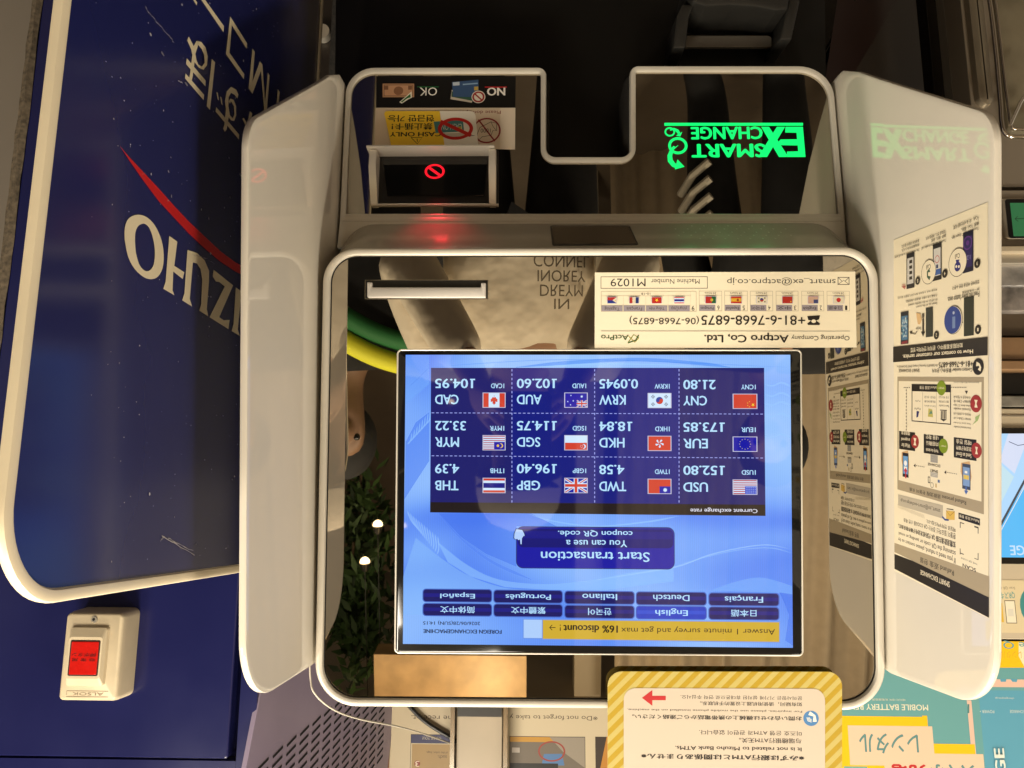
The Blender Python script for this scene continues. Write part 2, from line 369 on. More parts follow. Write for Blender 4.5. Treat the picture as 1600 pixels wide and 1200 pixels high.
# upright beige duct with steel edges in front of the sign
dc = root('receipt_box', 'beige upright box with bright steel edges between the two halves of the paper sign', 'box', wplane(SY - 0.03).pt(*wplane(SY - 0.03).px(748, 1150), 0))
PD = wplane(SY - 0.03); a0 = PD.px(708, 1150)[0]; a1 = PD.px(790, 1150)[0]; z0 = PD.px(750, 1103)[1]
bm = slab(PD, [(a1 + 0.006, z0 - 0.2), (a0 - 0.006, z0 - 0.2), (a0 - 0.006, 1.1), (a1 + 0.006, 1.1)], 0.001, -0.015, 0.0, 0.001)
link('front', bm, pm('box_beige', (0.46, 0.38, 0.27), rough=0.35, noise=0.06, nscale=12), dc)
bm = bmesh.new()
for a in (a0, a1): box(bm, (a - 0.0036, SY - 0.045, 1.4 + z0 - 0.2), (a + 0.0036, SY - 0.0105, 2.5))
link('edge_strip', bm, pm('dark_chrome', (0.30, 0.28, 0.24), rough=0.18, metal=1.0), dc)
bm = rect_bm((a1 + 0.007, SY - 0.034, 1.4 + z0 - 0.04), (a0 - 0.007, SY - 0.0302, PD.px(750, 1119)[1] + 1.4)); link('dark_slot', bm, M_BLACK, dc)
# cables
bm = bmesh.new()
def at(u, v, y): Q = wplane(y); return Q.pt(*Q.px(u, v))
tube(bm, smooth_path([at(*q) for q in ((484, 1020, 0.2), (485, 1060, 0.2), (492, 1084, 0.2), (520, 1108, 0.22), (560, 1123, 0.3), (620, 1135, 0.45), (660, 1146, 0.62), (700, 1160, 0.787), (740, 1176, 0.787))]), [0.0009] * 33 + [0.0011] * 16 + [0.0014] * 16, 8)
o = link('white_cable', bm, pm('cable_white', (0.6, 0.55, 0.46), rough=0.4), base=at(560, 1123, 0.3), smooth=True); tag(o, 'thin white cable looping from behind the white shield across the purple vents', 'cable')
bm = bmesh.new(); tube(bm, smooth_path([at(*q, 0.791) for q in ((600, 1060), (640, 1104), (665, 1128), (700, 1150), (740, 1172))]), 0.0036, 8)
o = link('black_cable', bm, M_BLACK, base=at(665, 1128, 0.791), smooth=True); tag(o, 'thick black cable running diagonally in front of the beige paper sign', 'cable')

# ------------------------------------------------------------------ emergency button on the blue panel
DB = 0.036
eb = root('emergency_button', 'cream wall box with red emergency push button on the blue cabinet', 'emergency button', PF.pt(*PF.px(150, 1030), 0.0))
PB = PF.shift(DB)
A, B = PB.px(90, 1095), PB.px(193, 958)
q = [(min(A[0], B[0]), min(A[1], B[1])), (max(A[0], B[0]), min(A[1], B[1])), (max(A[0], B[0]), max(A[1], B[1])), (min(A[0], B[0]), max(A[1], B[1]))]
# quadrilateral as seen: the box is turned very slightly, so keep it square in the plane
bm = bmesh.new(); L = lambda ins, h: [PB.pt(p.x, p.y, h) for p in rounded(q, 0.006, ins)]
loft(bm, [L(-0.002, -DB + 0.0005), L(-0.001, -0.010), L(0, -0.004), L(0.001, -0.0012), L(0.003, 0)], False, True); fix(bm)
link('casing', bm, M_SWITCH, eb, smooth=True)
cx = (q[0][0] + q[1][0]) / 2; z0, z1 = q[0][1], q[2][1]; hh = z1 - z0; ww = q[1][0] - q[0][0]
qq = [(cx - 0.33 * ww + 0.003, z0 + 0.155 * hh), (cx + 0.33 * ww + 0.003, z0 + 0.155 * hh), (cx + 0.33 * ww + 0.003, z0 + 0.83 * hh), (cx - 0.33 * ww + 0.003, z0 + 0.83 * hh)]
bm = bmesh.new(); L = lambda dz0, dz1, ins, h: [PB.pt(p.x, p.y, h) for p in rounded([(qq[0][0] + ins, qq[0][1] + dz0), (qq[1][0] - ins, qq[1][1] + dz0), (qq[2][0] - ins, qq[2][1] - dz1), (qq[3][0] + ins, qq[3][1] - dz1)], 0.003, 0, 4)]
loft(bm, [L(0, 0, 0, 0.0002), L(0.001, 0.001, 0.0008, 0.004), L(0.011, 0.010, 0.003, 0.0085)], False, True); fix(bm)
link('raised_cover', bm, M_SWITCH, eb)
PR = PB.shift(0.0085); bx0, bx1 = qq[0][0] + 0.0065, qq[1][0] - 0.0065; bz0, bz1 = qq[0][1] + 0.016, qq[2][1] - 0.0145
rb = slab(PR, [(bx0 - 0.0015, bz0 - 0.0015), (bx1 + 0.0015, bz0 - 0.0015), (bx1 + 0.0015, bz1 + 0.0015), (bx0 - 0.0015, bz1 + 0.0015)], 0.002, -0.004, 0.0003, 0.0002)
link('button_rim', rb, pm('rim_dark_red', (0.03, 0.008, 0.005), rough=0.4), eb)
rb = slab(PR, [(bx0, bz0), (bx1, bz0), (bx1, bz1), (bx0, bz1)], 0.0015, -0.004, 0.0010, 0.0008)
red, b_, nt_ = principled('red_lens'); b_.inputs['Base Color'].default_value = (0.50, 0.010, 0.007, 1); b_.inputs['Roughness'].default_value = 0.12; b_.inputs['Emission Color'].default_value = (1, 0.03, 0.01, 1); b_.inputs['Emission Strength'].default_value = 0.015
vor = nt_.nodes.new('ShaderNodeTexNoise'); vor.inputs['Scale'].default_value = 60; tcn = nt_.nodes.new('ShaderNodeTexCoord'); nt_.links.new(tcn.outputs['Object'], vor.inputs['Vector'])
bpn = nt_.nodes.new('ShaderNodeBump'); bpn.inputs['Strength'].default_value = 0.5; bpn.inputs['Distance'].default_value = 0.003; nt_.links.new(vor.outputs[0], bpn.inputs['Height']); nt_.links.new(bpn.outputs[0], b_.inputs['Normal'])
rbo = link('button', rb, red, eb, 'glossy red translucent button')
c = Canvas(PR, 0.00125); um = lambda f: None
def ptext(c, body, a0, b0, a1, b1, colr, bold=0.0):      # box in plane coordinates
    vs, fs, x0, x1, y0, y1 = glyphs(body); kx, ky = (a1 - a0) / (x1 - x0), (b1 - b0) / (y1 - y0); m = c.mi(colr)
    V = [c.bm.verts.new(c.p.pt(a0 + (x - x0) * kx, b0 + (y - y0) * ky, c.h)) for x, y in vs]
    for f in fs:
        try: g = c.bm.faces.new([V[i] for i in f])
        except ValueError: continue
        g.material_index = m
    c.up()
bw_, bh_ = bx1 - bx0, bz1 - bz0
ptext(c, '非 常 用', bx0 + 0.08 * bw_, bz0 + 0.50 * bh_, bx1 - 0.10 * bw_, bz0 + 0.60 * bh_, (40, 8, 8)); ptext(c, '押ボタン', bx0 + 0.06 * bw_, bz0 + 0.34 * bh_, bx1 - 0.06 * bw_, bz0 + 0.46 * bh_, (40, 8, 8))
c.done('lettering', rbo)
bm = bmesh.new(); sc_ = Vector(PB.px(144, 970)); sz_ = z0 + 0.075 * hh
tube(bm, [PB.pt(cx, sz_, h) for h in (0.0002, 0.0012)], [0.0042, 0.0036], 20); fix(bm); link('screw', bm, M_METAL, eb, smooth=True)
bm = bmesh.new(); tube(bm, [PB.pt(cx, sz_, h) for h in (0.00125, 0.0016)], 0.0018, 6); fix(bm); link('screw_recess', bm, M_BLACK, eb)
c = Canvas(PB, 0.0002); M_EMB = pm('embossed_line', (0.26, 0.20, 0.13), rough=0.5)
fz0, fz1 = z0 + 0.885 * hh, z0 + 0.955 * hh
for qd in ((cx - 0.36 * ww, fz0, cx + 0.36 * ww, fz0 + 0.0006), (cx - 0.36 * ww, fz1 - 0.0006, cx + 0.36 * ww, fz1), (cx + 0.355 * ww, fz0, cx + 0.36 * ww, fz1)):
    c.face([(qd[0], qd[1]), (qd[2], qd[1]), (qd[2], qd[3]), (qd[0], qd[3])], M_EMB); c.up()
ptext(c, 'ALSOK', cx - 0.28 * ww, fz0 + 0.0018, cx + 0.26 * ww, fz1 - 0.0018, M_EMB, -0.012)
c.done('maker_lettering', eb)

# ------------------------------------------------------------------ blue partition with cream edging
PA = Plane((0.2795, 0.0, 1.4), (-0.0356, -1.0132, 0), (0, 0, 1))     # the visible face; reading runs from the wall to the viewer
pt_ = root('privacy_partition', 'large dark blue bank partition with cream edging and white lettering left of the machine', 'partition', PA.pt(0, -1.4, 0))
pe = [PA.px(540, 60)[0], PA.px(97, 0)[0]]
a_back, a_front = PA.px(500, 60)[0], PA.px(50, 400)[0]
ztop = PA.px(300, 903)[1]; zbot = -1.0; zback = PA.px(380, 893)[1]
out = [(a_back, zbot), (PA.px(97, 0)[0] + 0.002, zbot), (PA.px(1, 790)[0], PA.px(14, 935)[1] + 0.004), (PA.px(380, 893)[0], zback), (a_back, zback + (zback - ztop) * 0.2)]
RAD = [0.002, 0.02, 0.046, 0.4, 0.002]
bm = bmesh.new(); L = lambda ins, h: [PA.pt(p.x, p.y, h) for p in rounded(out, RAD, ins, 14)]
loft(bm, [L(0.003, -0.0033), L(0.003, 0.0)], True, True); fix(bm); pan = link('panel', bm, M_PBLUE, pt_)
bm = bmesh.new(); W_ = 0.0062
loft(bm, [L(0.0010, -0.0036), L(-0.0002, -0.0026), L(-0.0005, -0.0008), L(0.0002, 0.0014), L(W_ * 0.5, 0.0026), L(W_ - 0.001, 0.0020), L(W_, 0.0003)]); fix(bm)
link('edge_trim', bm, M_CREAM, pt_, 'rounded cream edging', True)
bm = bmesh.new(); tube(bm, [PA.pt(a_back + 0.001, b, 0.0012) for b in (-0.9, PA.px(500, 200)[1] + 0.3)], 0.0012, 8); fix(bm)
link('back_trim', bm, M_STEEL, pt_)
c = Canvas(PA, 0.0004); WH = (222, 208, 176)
def zp(pts, ox, oy, k): return [(ox + x / k, oy + y / k) for x, y in pts]
Z1 = lambda pts: zp(pts, 160, 200, 3.335); Z2 = lambda pts: zp(pts, 240, 0, 5.0)
# O of the bank name: a ring with thick and thin sides
oo = Z1([(112, 580), (113, 520), (130, 475), (165, 454), (205, 455), (245, 478), (280, 525), (306, 590), (316, 660), (310, 730), (285, 775), (250, 788), (210, 776), (165, 735), (130, 670)])
oi = Z1([(166, 590), (168, 545), (182, 512), (205, 499), (222, 502), (240, 520), (256, 560), (267, 610), (270, 660), (264, 710), (248, 738), (226, 746), (205, 734), (186, 705), (171, 650)])
O1 = [PA.px(*p) for p in oo]; O2 = [PA.px(*p) for p in oi]
O1 = [(p.x, p.y) for p in smooth_path([Vector((*p, 0)) for p in O1 + O1[:1]], 3)[:-1]]; O2 = [(p.x, p.y) for p in smooth_path([Vector((*p, 0)) for p in O2 + O2[:1]], 3)[:-1]]
for i in range(len(O1)):
    j = (i + 1) % len(O1); c.face([O1[i], O1[j], O2[j], O2[i]], WH)
c.up()
for pts in ([(345, 562), (387, 592), (371, 718), (424, 752), (415, 787), (366, 748), (362, 846), (372, 872), (314, 838), (326, 800)],     # H left stem and bar
            [(440, 635), (490, 690), (468, 700), (452, 890), (464, 930), (412, 898), (424, 862)],                                   # shared stem
            [(440, 635), (490, 652), (530, 690), (553, 745), (552, 800), (541, 945), (549, 982), (501, 952), (511, 920), (517, 790), (508, 735), (490, 706), (468, 700)],
            [(576, 738), (678, 820), (606, 986), (630, 1002), (648, 1000), (660, 1000), (654, 1048), (555, 986), (634, 826), (605, 802), (588, 800), (572, 774)],   # Z
            [(692, 830), (722, 852), (703, 1050), (713, 1084), (670, 1058), (680, 1022)],                                              # I
            [(738, 868), (790, 905), (790, 1160), (732, 1122)]):
    c.poly(Z1(pts), WH)
c.poly(Z1([(86, 92), (135, 150), (215, 235), (290, 315), (370, 405), (445, 485), (530, 565), (610, 640), (690, 700), (770, 742), (800, 752), (800, 800), (770, 785), (690, 748), (610, 695), (530, 628), (445, 548), (370, 468), (290, 382), (210, 275), (140, 175)]), (190, 30, 34))
# kana line and machine line
for pts in ([(258, 315), (270, 285), (318, 380), (305, 425)], [(290, 395), (330, 320), (352, 322), (322, 420), (330, 470), (345, 505), (372, 520), (394, 490), (390, 430), (372, 385), (345, 352), (330, 352), (335, 320), (368, 328), (402, 372), (418, 440), (412, 510), (385, 545), (350, 530), (318, 490), (300, 440)],
            [(254, 455), (402, 630), (400, 675), (248, 500)], [(244, 572), (390, 742), (386, 783), (240, 612)], [(300, 410), (322, 430), (300, 600), (290, 640), (270, 620), (278, 585)],
            [(450, 460), (475, 487), (436, 860), (410, 830)],
            [(486, 716), (497, 728), (506, 786), (495, 774)], [(516, 752), (526, 764), (534, 822), (524, 810)],
            [(484, 836), (664, 1052), (662, 1090), (480, 872)], [(560, 850), (588, 880), (566, 1010), (552, 1030), (538, 1005), (548, 975)],
            [(560, 850), (552, 790), (566, 715), (600, 678), (640, 700), (658, 738), (650, 770), (628, 740), (600, 725), (582, 760), (580, 830), (592, 900), (614, 925), (626, 890), (622, 830), (600, 790), (592, 810), (582, 790), (596, 770), (620, 780), (640, 830), (640, 900), (625, 945), (600, 940), (578, 910)],
            [(748, 868), (766, 888), (716, 1152), (694, 1128)], [(690, 930), (700, 920), (790, 1090), (780, 1120)],
            [(365, -5), (395, -5), (545, 205), (541, 252)], [(302, -5), (318, -5), (335, 20), (330, 42)],
            [(594, 128), (726, 340), (722, 380), (606, 196), (588, 412), (704, 580), (700, 618), (560, 422)],
            [(768, 380), (786, 404), (768, 640), (826, 478), (846, 505), (866, 800), (888, 566), (902, 590), (880, 872), (860, 860), (834, 555), (768, 732), (738, 690)],
            [(966, 696), (982, 720), (970, 835), (954, 838)], [(1016, 775), (1030, 790), (1028, 812), (1012, 815)]):
    c.poly(Z2(pts), WH)
c.done('lettering', pan)
c = Canvas(PA, 0.0003, step=0.000001); rnd = random.Random(4); DUST = (185, 180, 182)
for i in range(420):
    u = 130 + 370 * rnd.random() ** 0.6; v = rnd.random() * 880
    if u > 395 + max(0, 90 - v): continue
    a, b = PA.px(u, v); s_ = 0.00028 + 0.0009 * rnd.random() ** 4
    n = rnd.randint(4, 7); t0 = rnd.random() * 6; e = 1 + 2.0 * rnd.random() ** 2
    c.face([(a + s_ * e * math.cos(t0 + 6.283 * k / n) * (0.6 + 0.5 * rnd.random()) * 0.8, b + s_ * math.sin(t0 + 6.283 * k / n) * (0.6 + 0.5 * rnd.random())) for k in range(n)], DUST if rnd.random() < 0.5 else (120, 116, 126)); c.up()
for (u0, v0, u1, v1, w) in ((252, 838, 303, 868, 0.0011), (256, 842, 300, 860, 0.0007), (262, 840, 282, 858, 0.0008), (249, 845, 256, 838, 0.0009), (225, 10, 240, 30, 0.0008), (240, 30, 256, 48, 0.0007), (256, 48, 271, 66, 0.0007), (276, 126, 285, 130, 0.001), (398, 530, 404, 526, 0.0008), (404, 526, 410, 528, 0.0008), (300, 398, 322, 404, 0.0006), (318, 402, 334, 412, 0.0004)):
    n = 7; P = [(u0 + (u1 - u0) * k / n + rnd.uniform(-1.2, 1.2), v0 + (v1 - v0) * k / n + rnd.uniform(-1.2, 1.2)) for k in range(n + 1)]
    c.strip(P, [w * 0.6 * (0.15 + rnd.random()) for _ in P], (170, 165, 165))
c.done('scratches', pan)
# the cabinet's free left end
bm = bmesh.new(); PE = PF.shift(0.001); rr = random.Random(2)
ns = 60; a_e = PF.px(45, 250)[0]
rows = [[PE.pt(xl + dx + rr.uniform(-0.0012, 0.0012), -1.0 + 1.35 * i / ns, hh_) for i in range(ns + 1)] for dx, hh_ in ((-0.001, 0.0), (0.004, 0.006), (0.012, 0.004), (0.014, -0.03))]
for r0, r1 in zip(rows, rows[1:]):
    A_ = [bm.verts.new(p) for p in r0]; B_ = [bm.verts.new(p) for p in r1]
    for i in range(ns): bm.faces.new((A_[i], A_[i + 1], B_[i + 1], B_[i]))
fix(bm); link('worn_edge', bm, pm('worn_board_edge', (0.13, 0.10, 0.065), rough=0.8, noise=0.5, nscale=160, bump=0.8, bscale=260), cab, 'frayed grey brown board edge')
# ------------------------------------------------------------------ the exchange machine
mc = root('exchange_machine', 'silver currency exchange machine with lit blue rate screen, mirrored panels and white side shields', 'exchange machine', (0, 0, 1.40), MROT)
PU = mplane(0.0); S = 0.000508                    # metres per photograph pixel on the front
def pxs(pl, *q): return [pl.px(*p) for p in q]
UP = pxs(PU, (507, 389), (1368.5, 387), (1381, 1108), (493, 1101)); UR = [0.0275, 0.0275, 0.033, 0.033]
FW = 0.0058
def up(ins, h): return [PU.pt(p.x, p.y, h) for p in rounded(UP, UR, ins, 14)]
# body: overhanging upper housing that slopes back to the lower front

PL0 = mplane(0.060); zL = PL0.px(930, 347)[1]
BK = [(0.2192, zL), (-0.2200, zL), (-0.2215, 0.165), (0.2215, 0.162)]
BR = [0.030, 0.030, 0.033, 0.033]
def bk(ins, y): return [PU.pt(p.x, p.y, -y) for p in rounded(BK, BR, ins, 14)]
bm = bmesh.new()
loft(bm, [up(0.0, -0.0035), up(0.0, -0.0060)]); ra = bk(0, 0.060)
fix(bm); link('housing_rim', bm, M_SILVER, mc, None, True)
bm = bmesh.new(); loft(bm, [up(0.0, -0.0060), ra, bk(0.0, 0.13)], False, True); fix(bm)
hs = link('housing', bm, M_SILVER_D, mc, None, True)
bm = bmesh.new()
loft(bm, [up(-0.0, -0.0035), up(0.0, 0.0022), up(0.0006, 0.0038), up(0.0016, 0.0045), up(FW - 0.0014, 0.0045), up(FW - 0.0003, 0.0038), up(FW, 0.0026), up(FW, -0.002)]); fix(bm)
link('upper_frame', bm, M_SILVER, mc, None, True)
SCR = pxs(PU, (622.6, 547.7), (1250, 548.2), (1252.6, 1022.7), (618.4, 1018.3))
bm = bmesh.new(); f = bm.faces.new([bm.verts.new(p) for p in up(FW - 0.0003, 0.0)]); f.normal_update()
link('mirror_front', bm, M_MIRROR, mc, 'dark tinted mirror front')
bm = bmesh.new(); gl = lambda i, h: [PU.pt(p.x, p.y, h) for p in rounded(UP, UR, i, 14)]
loft(bm, [gl(FW, 0.0004), gl(FW + 0.0009, 0.0004)]); fix(bm); link('frame_gasket', bm, M_BLACK, mc)

# screen
sc = Canvas(PU, 0.0012, kind='lit')
bm = slab(PU, [(p[0], p[1]) for p in SCR], 0.003, -0.004, 0.0011, 0.0008); scr = link('screen', bm, M_BLACKG, mc, 'black bezel around a lit blue touch screen', True)
bm = bmesh.new(); srr = lambda i, h: [PU.pt(p.x, p.y, h) for p in rounded(SCR, 0.003, i, 9)]
loft(bm, [srr(-0.0012, 0.0002), srr(-0.0010, 0.0012), srr(-0.0003, 0.0014), srr(0.0002, 0.0011)]); fix(bm); link('screen_rim', bm, M_SILVER, scr, None, True)
AC = pxs(PU, (634.3, 554.5), (1234, 554.5), (1238, 1011.4), (629.9, 1005.3))
# moving-blue wallpaper shown by the display: light it gives off
wp, b, nt = principled('display_wallpaper'); Lk = nt.links
b.inputs['Base Color'].default_value = (0.004, 0.004, 0.004, 1); b.inputs['Roughness'].default_value = 0.03; b.inputs['Specular IOR Level'].default_value = 0.75; b.inputs['Emission Strength'].default_value = 1.0
tc = nt.nodes.new('ShaderNodeTexCoord'); mp = nt.nodes.new('ShaderNodeMapping'); mp.inputs['Rotation'].default_value = (0, math.radians(24), 0); mp.inputs['Scale'].default_value = (4.0, 1, 9.0)
n1 = nt.nodes.new('ShaderNodeTexNoise'); n1.inputs['Scale'].default_value = 1.0; n1.inputs['Detail'].default_value = 1.0; n1.inputs['Distortion'].default_value = 0.8
cr = nt.nodes.new('ShaderNodeValToRGB'); e = cr.color_ramp.elements
e[0].position = 0.34; e[0].color = (*srgb((76, 124, 238)), 1); e[1].position = 0.62; e[1].color = (*srgb((150, 194, 252)), 1)
e2 = cr.color_ramp.elements.new(0.46); e2.color = (*srgb((114, 162, 247)), 1)
Lk.new(tc.outputs['Object'], mp.inputs[0]); Lk.new(mp.outputs[0], n1.inputs['Vector']); Lk.new(n1.outputs[0], cr.inputs[0])
sp_ = nt.nodes.new('ShaderNodeSeparateXYZ'); Lk.new(tc.outputs['Object'], sp_.inputs[0])
wv = nt.nodes.new('ShaderNodeMath'); wv.operation = 'MULTIPLY'; wv.inputs[1].default_value = 4300; Lk.new(sp_.outputs[0], wv.inputs[0])
wn = nt.nodes.new('ShaderNodeMath'); wn.operation = 'SINE'; Lk.new(wv.outputs[0], wn.inputs[0])
wr = nt.nodes.new('ShaderNodeMapRange'); wr.inputs['From Min'].default_value = -1; wr.inputs['From Max'].default_value = 1; wr.inputs['To Min'].default_value = 0.80; wr.inputs['To Max'].default_value = 0.87; Lk.new(wn.outputs[0], wr.inputs[0])
Lk.new(cr.outputs[0], b.inputs['Emission Color']); Lk.new(wr.outputs[0], b.inputs['Emission Strength'])
sc.face(AC, wp); sc.up()
LT = (140, 190, 250); LT2 = (120, 170, 247); DP = (62, 108, 228); WT = (190, 222, 255)
sc.kind = 'soft'
def swoosh(pts, w, c): 
    P = [tuple(p)[:2] for p in smooth_path([Vector((x, y, 0)) for x, y in pts], 8)]; n = len(P)
    sc.strip(P, [S * (w[0] + (w[1] - w[0]) * i / (n - 1)) * max(0.15, min(1, 6 * i / n, 6 * (n - 1 - i) / n)) for i in range(n)], c)
sc.poly([(630.6, 900)] + [tuple(p)[:2] for p in smooth_path([Vector((x, y, 0)) for x, y in ((650, 840), (690, 872), (735, 900), (790, 918), (850, 921))], 6)] + [(850, 960), (630.4, 960)], (132, 182, 246))
sc.poly([tuple(p)[:2] for p in smooth_path([Vector((x, y, 0)) for x, y in ((684, 846), (730, 882), (780, 905), (850, 912), (920, 906), (990, 893), (1052, 886))], 5)] + [(1052, 908), (940, 922), (860, 921), (790, 917), (735, 900), (700, 878)], LT)
sc.poly([(686, 802), (720, 838), (760, 865), (807, 885), (807, 822), (870, 822), (830, 802)], (66, 112, 230))
swoosh([(686, 802), (722, 842), (770, 878), (830, 905)], (1.5, 5), (84, 130, 238))
swoosh([(825, 802), (860, 813), (930, 822), (1010, 815), (1060, 806)], (1, 3), (150, 200, 252))
swoosh([(930, 906), (1010, 893), (1060, 884), (1110, 866), (1160, 855), (1200, 851), (1236, 858)], (2.5, 1.2), (165, 208, 255))
swoosh([(1052, 884), (1110, 868), (1160, 858), (1205, 856), (1237, 864)], (1, 1.2), (150, 196, 252))
sc.poly([tuple(p)[:2] for p in smooth_path([Vector((x, y, 0)) for x, y in ((1110, 922), (1150, 908), (1190, 902), (1236.8, 915))], 6)] + [(1237.3, 930), (1222, 926)], (125, 176, 248))
sc.poly([(1217, 925), (1237.2, 928), (1237.9, 1008), (1226, 1000), (1232, 960), (1224, 940)], (70, 116, 232))
sc.poly([(634.4, 690), (650, 660), (671, 644), (671, 720), (645, 760), (632.4, 780)], (58, 112, 234))
sc.poly([(634.3, 555), (671, 555), (671, 600), (634.3, 632)], (112, 166, 246))
for (p0, p1, p2) in (((640, 604), (655, 590), (671, 574)), ((680, 573), (900, 562), (1230, 574))): swoosh([p0, p1, p2], (1.2, 1.2), (92, 150, 246))
swoosh([(806, 574), (900, 566), (1000, 562), (1090, 568), (1140, 574)], (6, 5), (44, 128, 236)); swoosh([(830, 574), (930, 569), (1030, 570), (1100, 574)], (2, 1), (150, 205, 255))
for y0 in (596, 612, 626, 644, 676): swoosh([(1194, y0 + 4), (1206, y0 + 7), (1220, y0 + 2), (1234.5, y0 + 8)], (1.5, 3.5), (150, 196, 252))
for k in range(9): swoosh([(637 + 4.2 * k, 694 - 4.6 * k), (642 + 4.2 * k, 688 - 4.6 * k), (644 + 4.2 * k, 676 - 5.2 * k)], (2.6, 1.6), (140, 190, 250))
for k in range(12): swoosh([(637 + 4.3 * k, 798 + 3.6 * k), (643 + 3.9 * k, 813 + 3.9 * k), (650 + 3.0 * k, 822 + 4.0 * k)], (2.4, 1.6), (150, 196, 252))
sc.done('wallpaper', scr)

# rate table
c = Canvas(PU, 0.0023, kind='lit'); NAVY = (18, 24, 122); TX = (178, 222, 255)
c.poly([(674, 575), (1192.5, 575), (1194.6, 805.5), (672.6, 800)], (27, 28, 104))
c.poly([(800, 575), (1060, 575), (1060.6, 786), (799.5, 784)], (17, 26, 122))
c.poly([(672.7, 784), (1194.4, 788), (1194.6, 805.5), (672.6, 800)], (30, 22, 24))
DL = (150, 160, 235)
for u in (800, 928.7, 1060):
    for k in range(31): c.r(u - 0.7, 577 + 6.8 * k, u + 0.7, 580.6 + 6.8 * k, DL)
for vl, vr in ((645, 647), (711.8, 715.3)):
    for k in range(73):
        u = 675 + 7.1 * k; v = vl + (vr - vl) * k / 73
        if u < 1190: c.r(u, v - 0.6, u + 4.2, v + 0.6, DL)
c.t('Current exchange rate', 1077.3, 792, 1181.9, 801, (220, 220, 235), 0.015)
COLS = [(680.5, 788, 754.8, 789.8), (807.6, 915.4, 881.8, 917.4), (935.7, 1045.2, 1011.4, 1047.5), (1066.3, 1179, 1143.6, 1181)]
RATES = [[('CAD', '104.95', 36.5, 59), ('AUD', '102.60', 38.6, 59), ('KRW', '0.0945', 41.3, 60.4), ('CNY', '21.80', 37, 50.5)],
         [('MYR', '33.22', 37.3, 48), ('SGD', '114.75', 36.4, 59), ('HKD', '18.84', 39.4, 48.3), ('EUR', '173.85', 38.3, 61.3)],
         [('THB', '4.39', 36.4, 37.6), ('GBP', '196.40', 36.4, 59), ('TWD', '4.58', 42, 39.2), ('USD', '152.80', 38.5, 61.4)]]
RV = [(591.8, 616.6, 599.3, 614.0), (657.5, 682.8, 665.3, 680.2), (724.3, 750.2, 731.3, 746.6)]
small_w = {'CAD': 20.5, 'AUD': 21.5, 'KRW': 23.3, 'CNY': 22.8, 'MYR': 22.3, 'SGD': 21, 'HKD': 22.6, 'EUR': 22.4, 'THB': 21.9, 'GBP': 21, 'TWD': 23, 'USD': 22}
FB = []
for r in range(3):
    for k in range(4):
        code, rate, wc, wr_ = RATES[r][k]; u0, us, fu0, fu1 = COLS[k]; v0, v1, v2, v3 = RV[r]; dv = (0, 0, 0.6, 1.8)[k] + (0, 0.4, 0.8)[r] * (0, 0, 1, 1)[k]
        c.t(rate, u0, v0 + dv, u0 + wr_, v0 + 15 + dv, TX, 0.018); c.ones(rate, (u0 + wr_, v0 + 15 + dv), (u0, v0 + dv), TX); c.t(code, u0, v1 + dv, u0 + wc, v1 + 15.2 + dv, TX, 0.018)
        c.t('1' + code, us - small_w[code], v2 + dv, us, v2 + 7.5 + dv, TX, 0.018); FB.append((code, fu0, v3 + dv, fu1, v3 + dv + 22.6))
tbl = c.done('rate_table', scr)
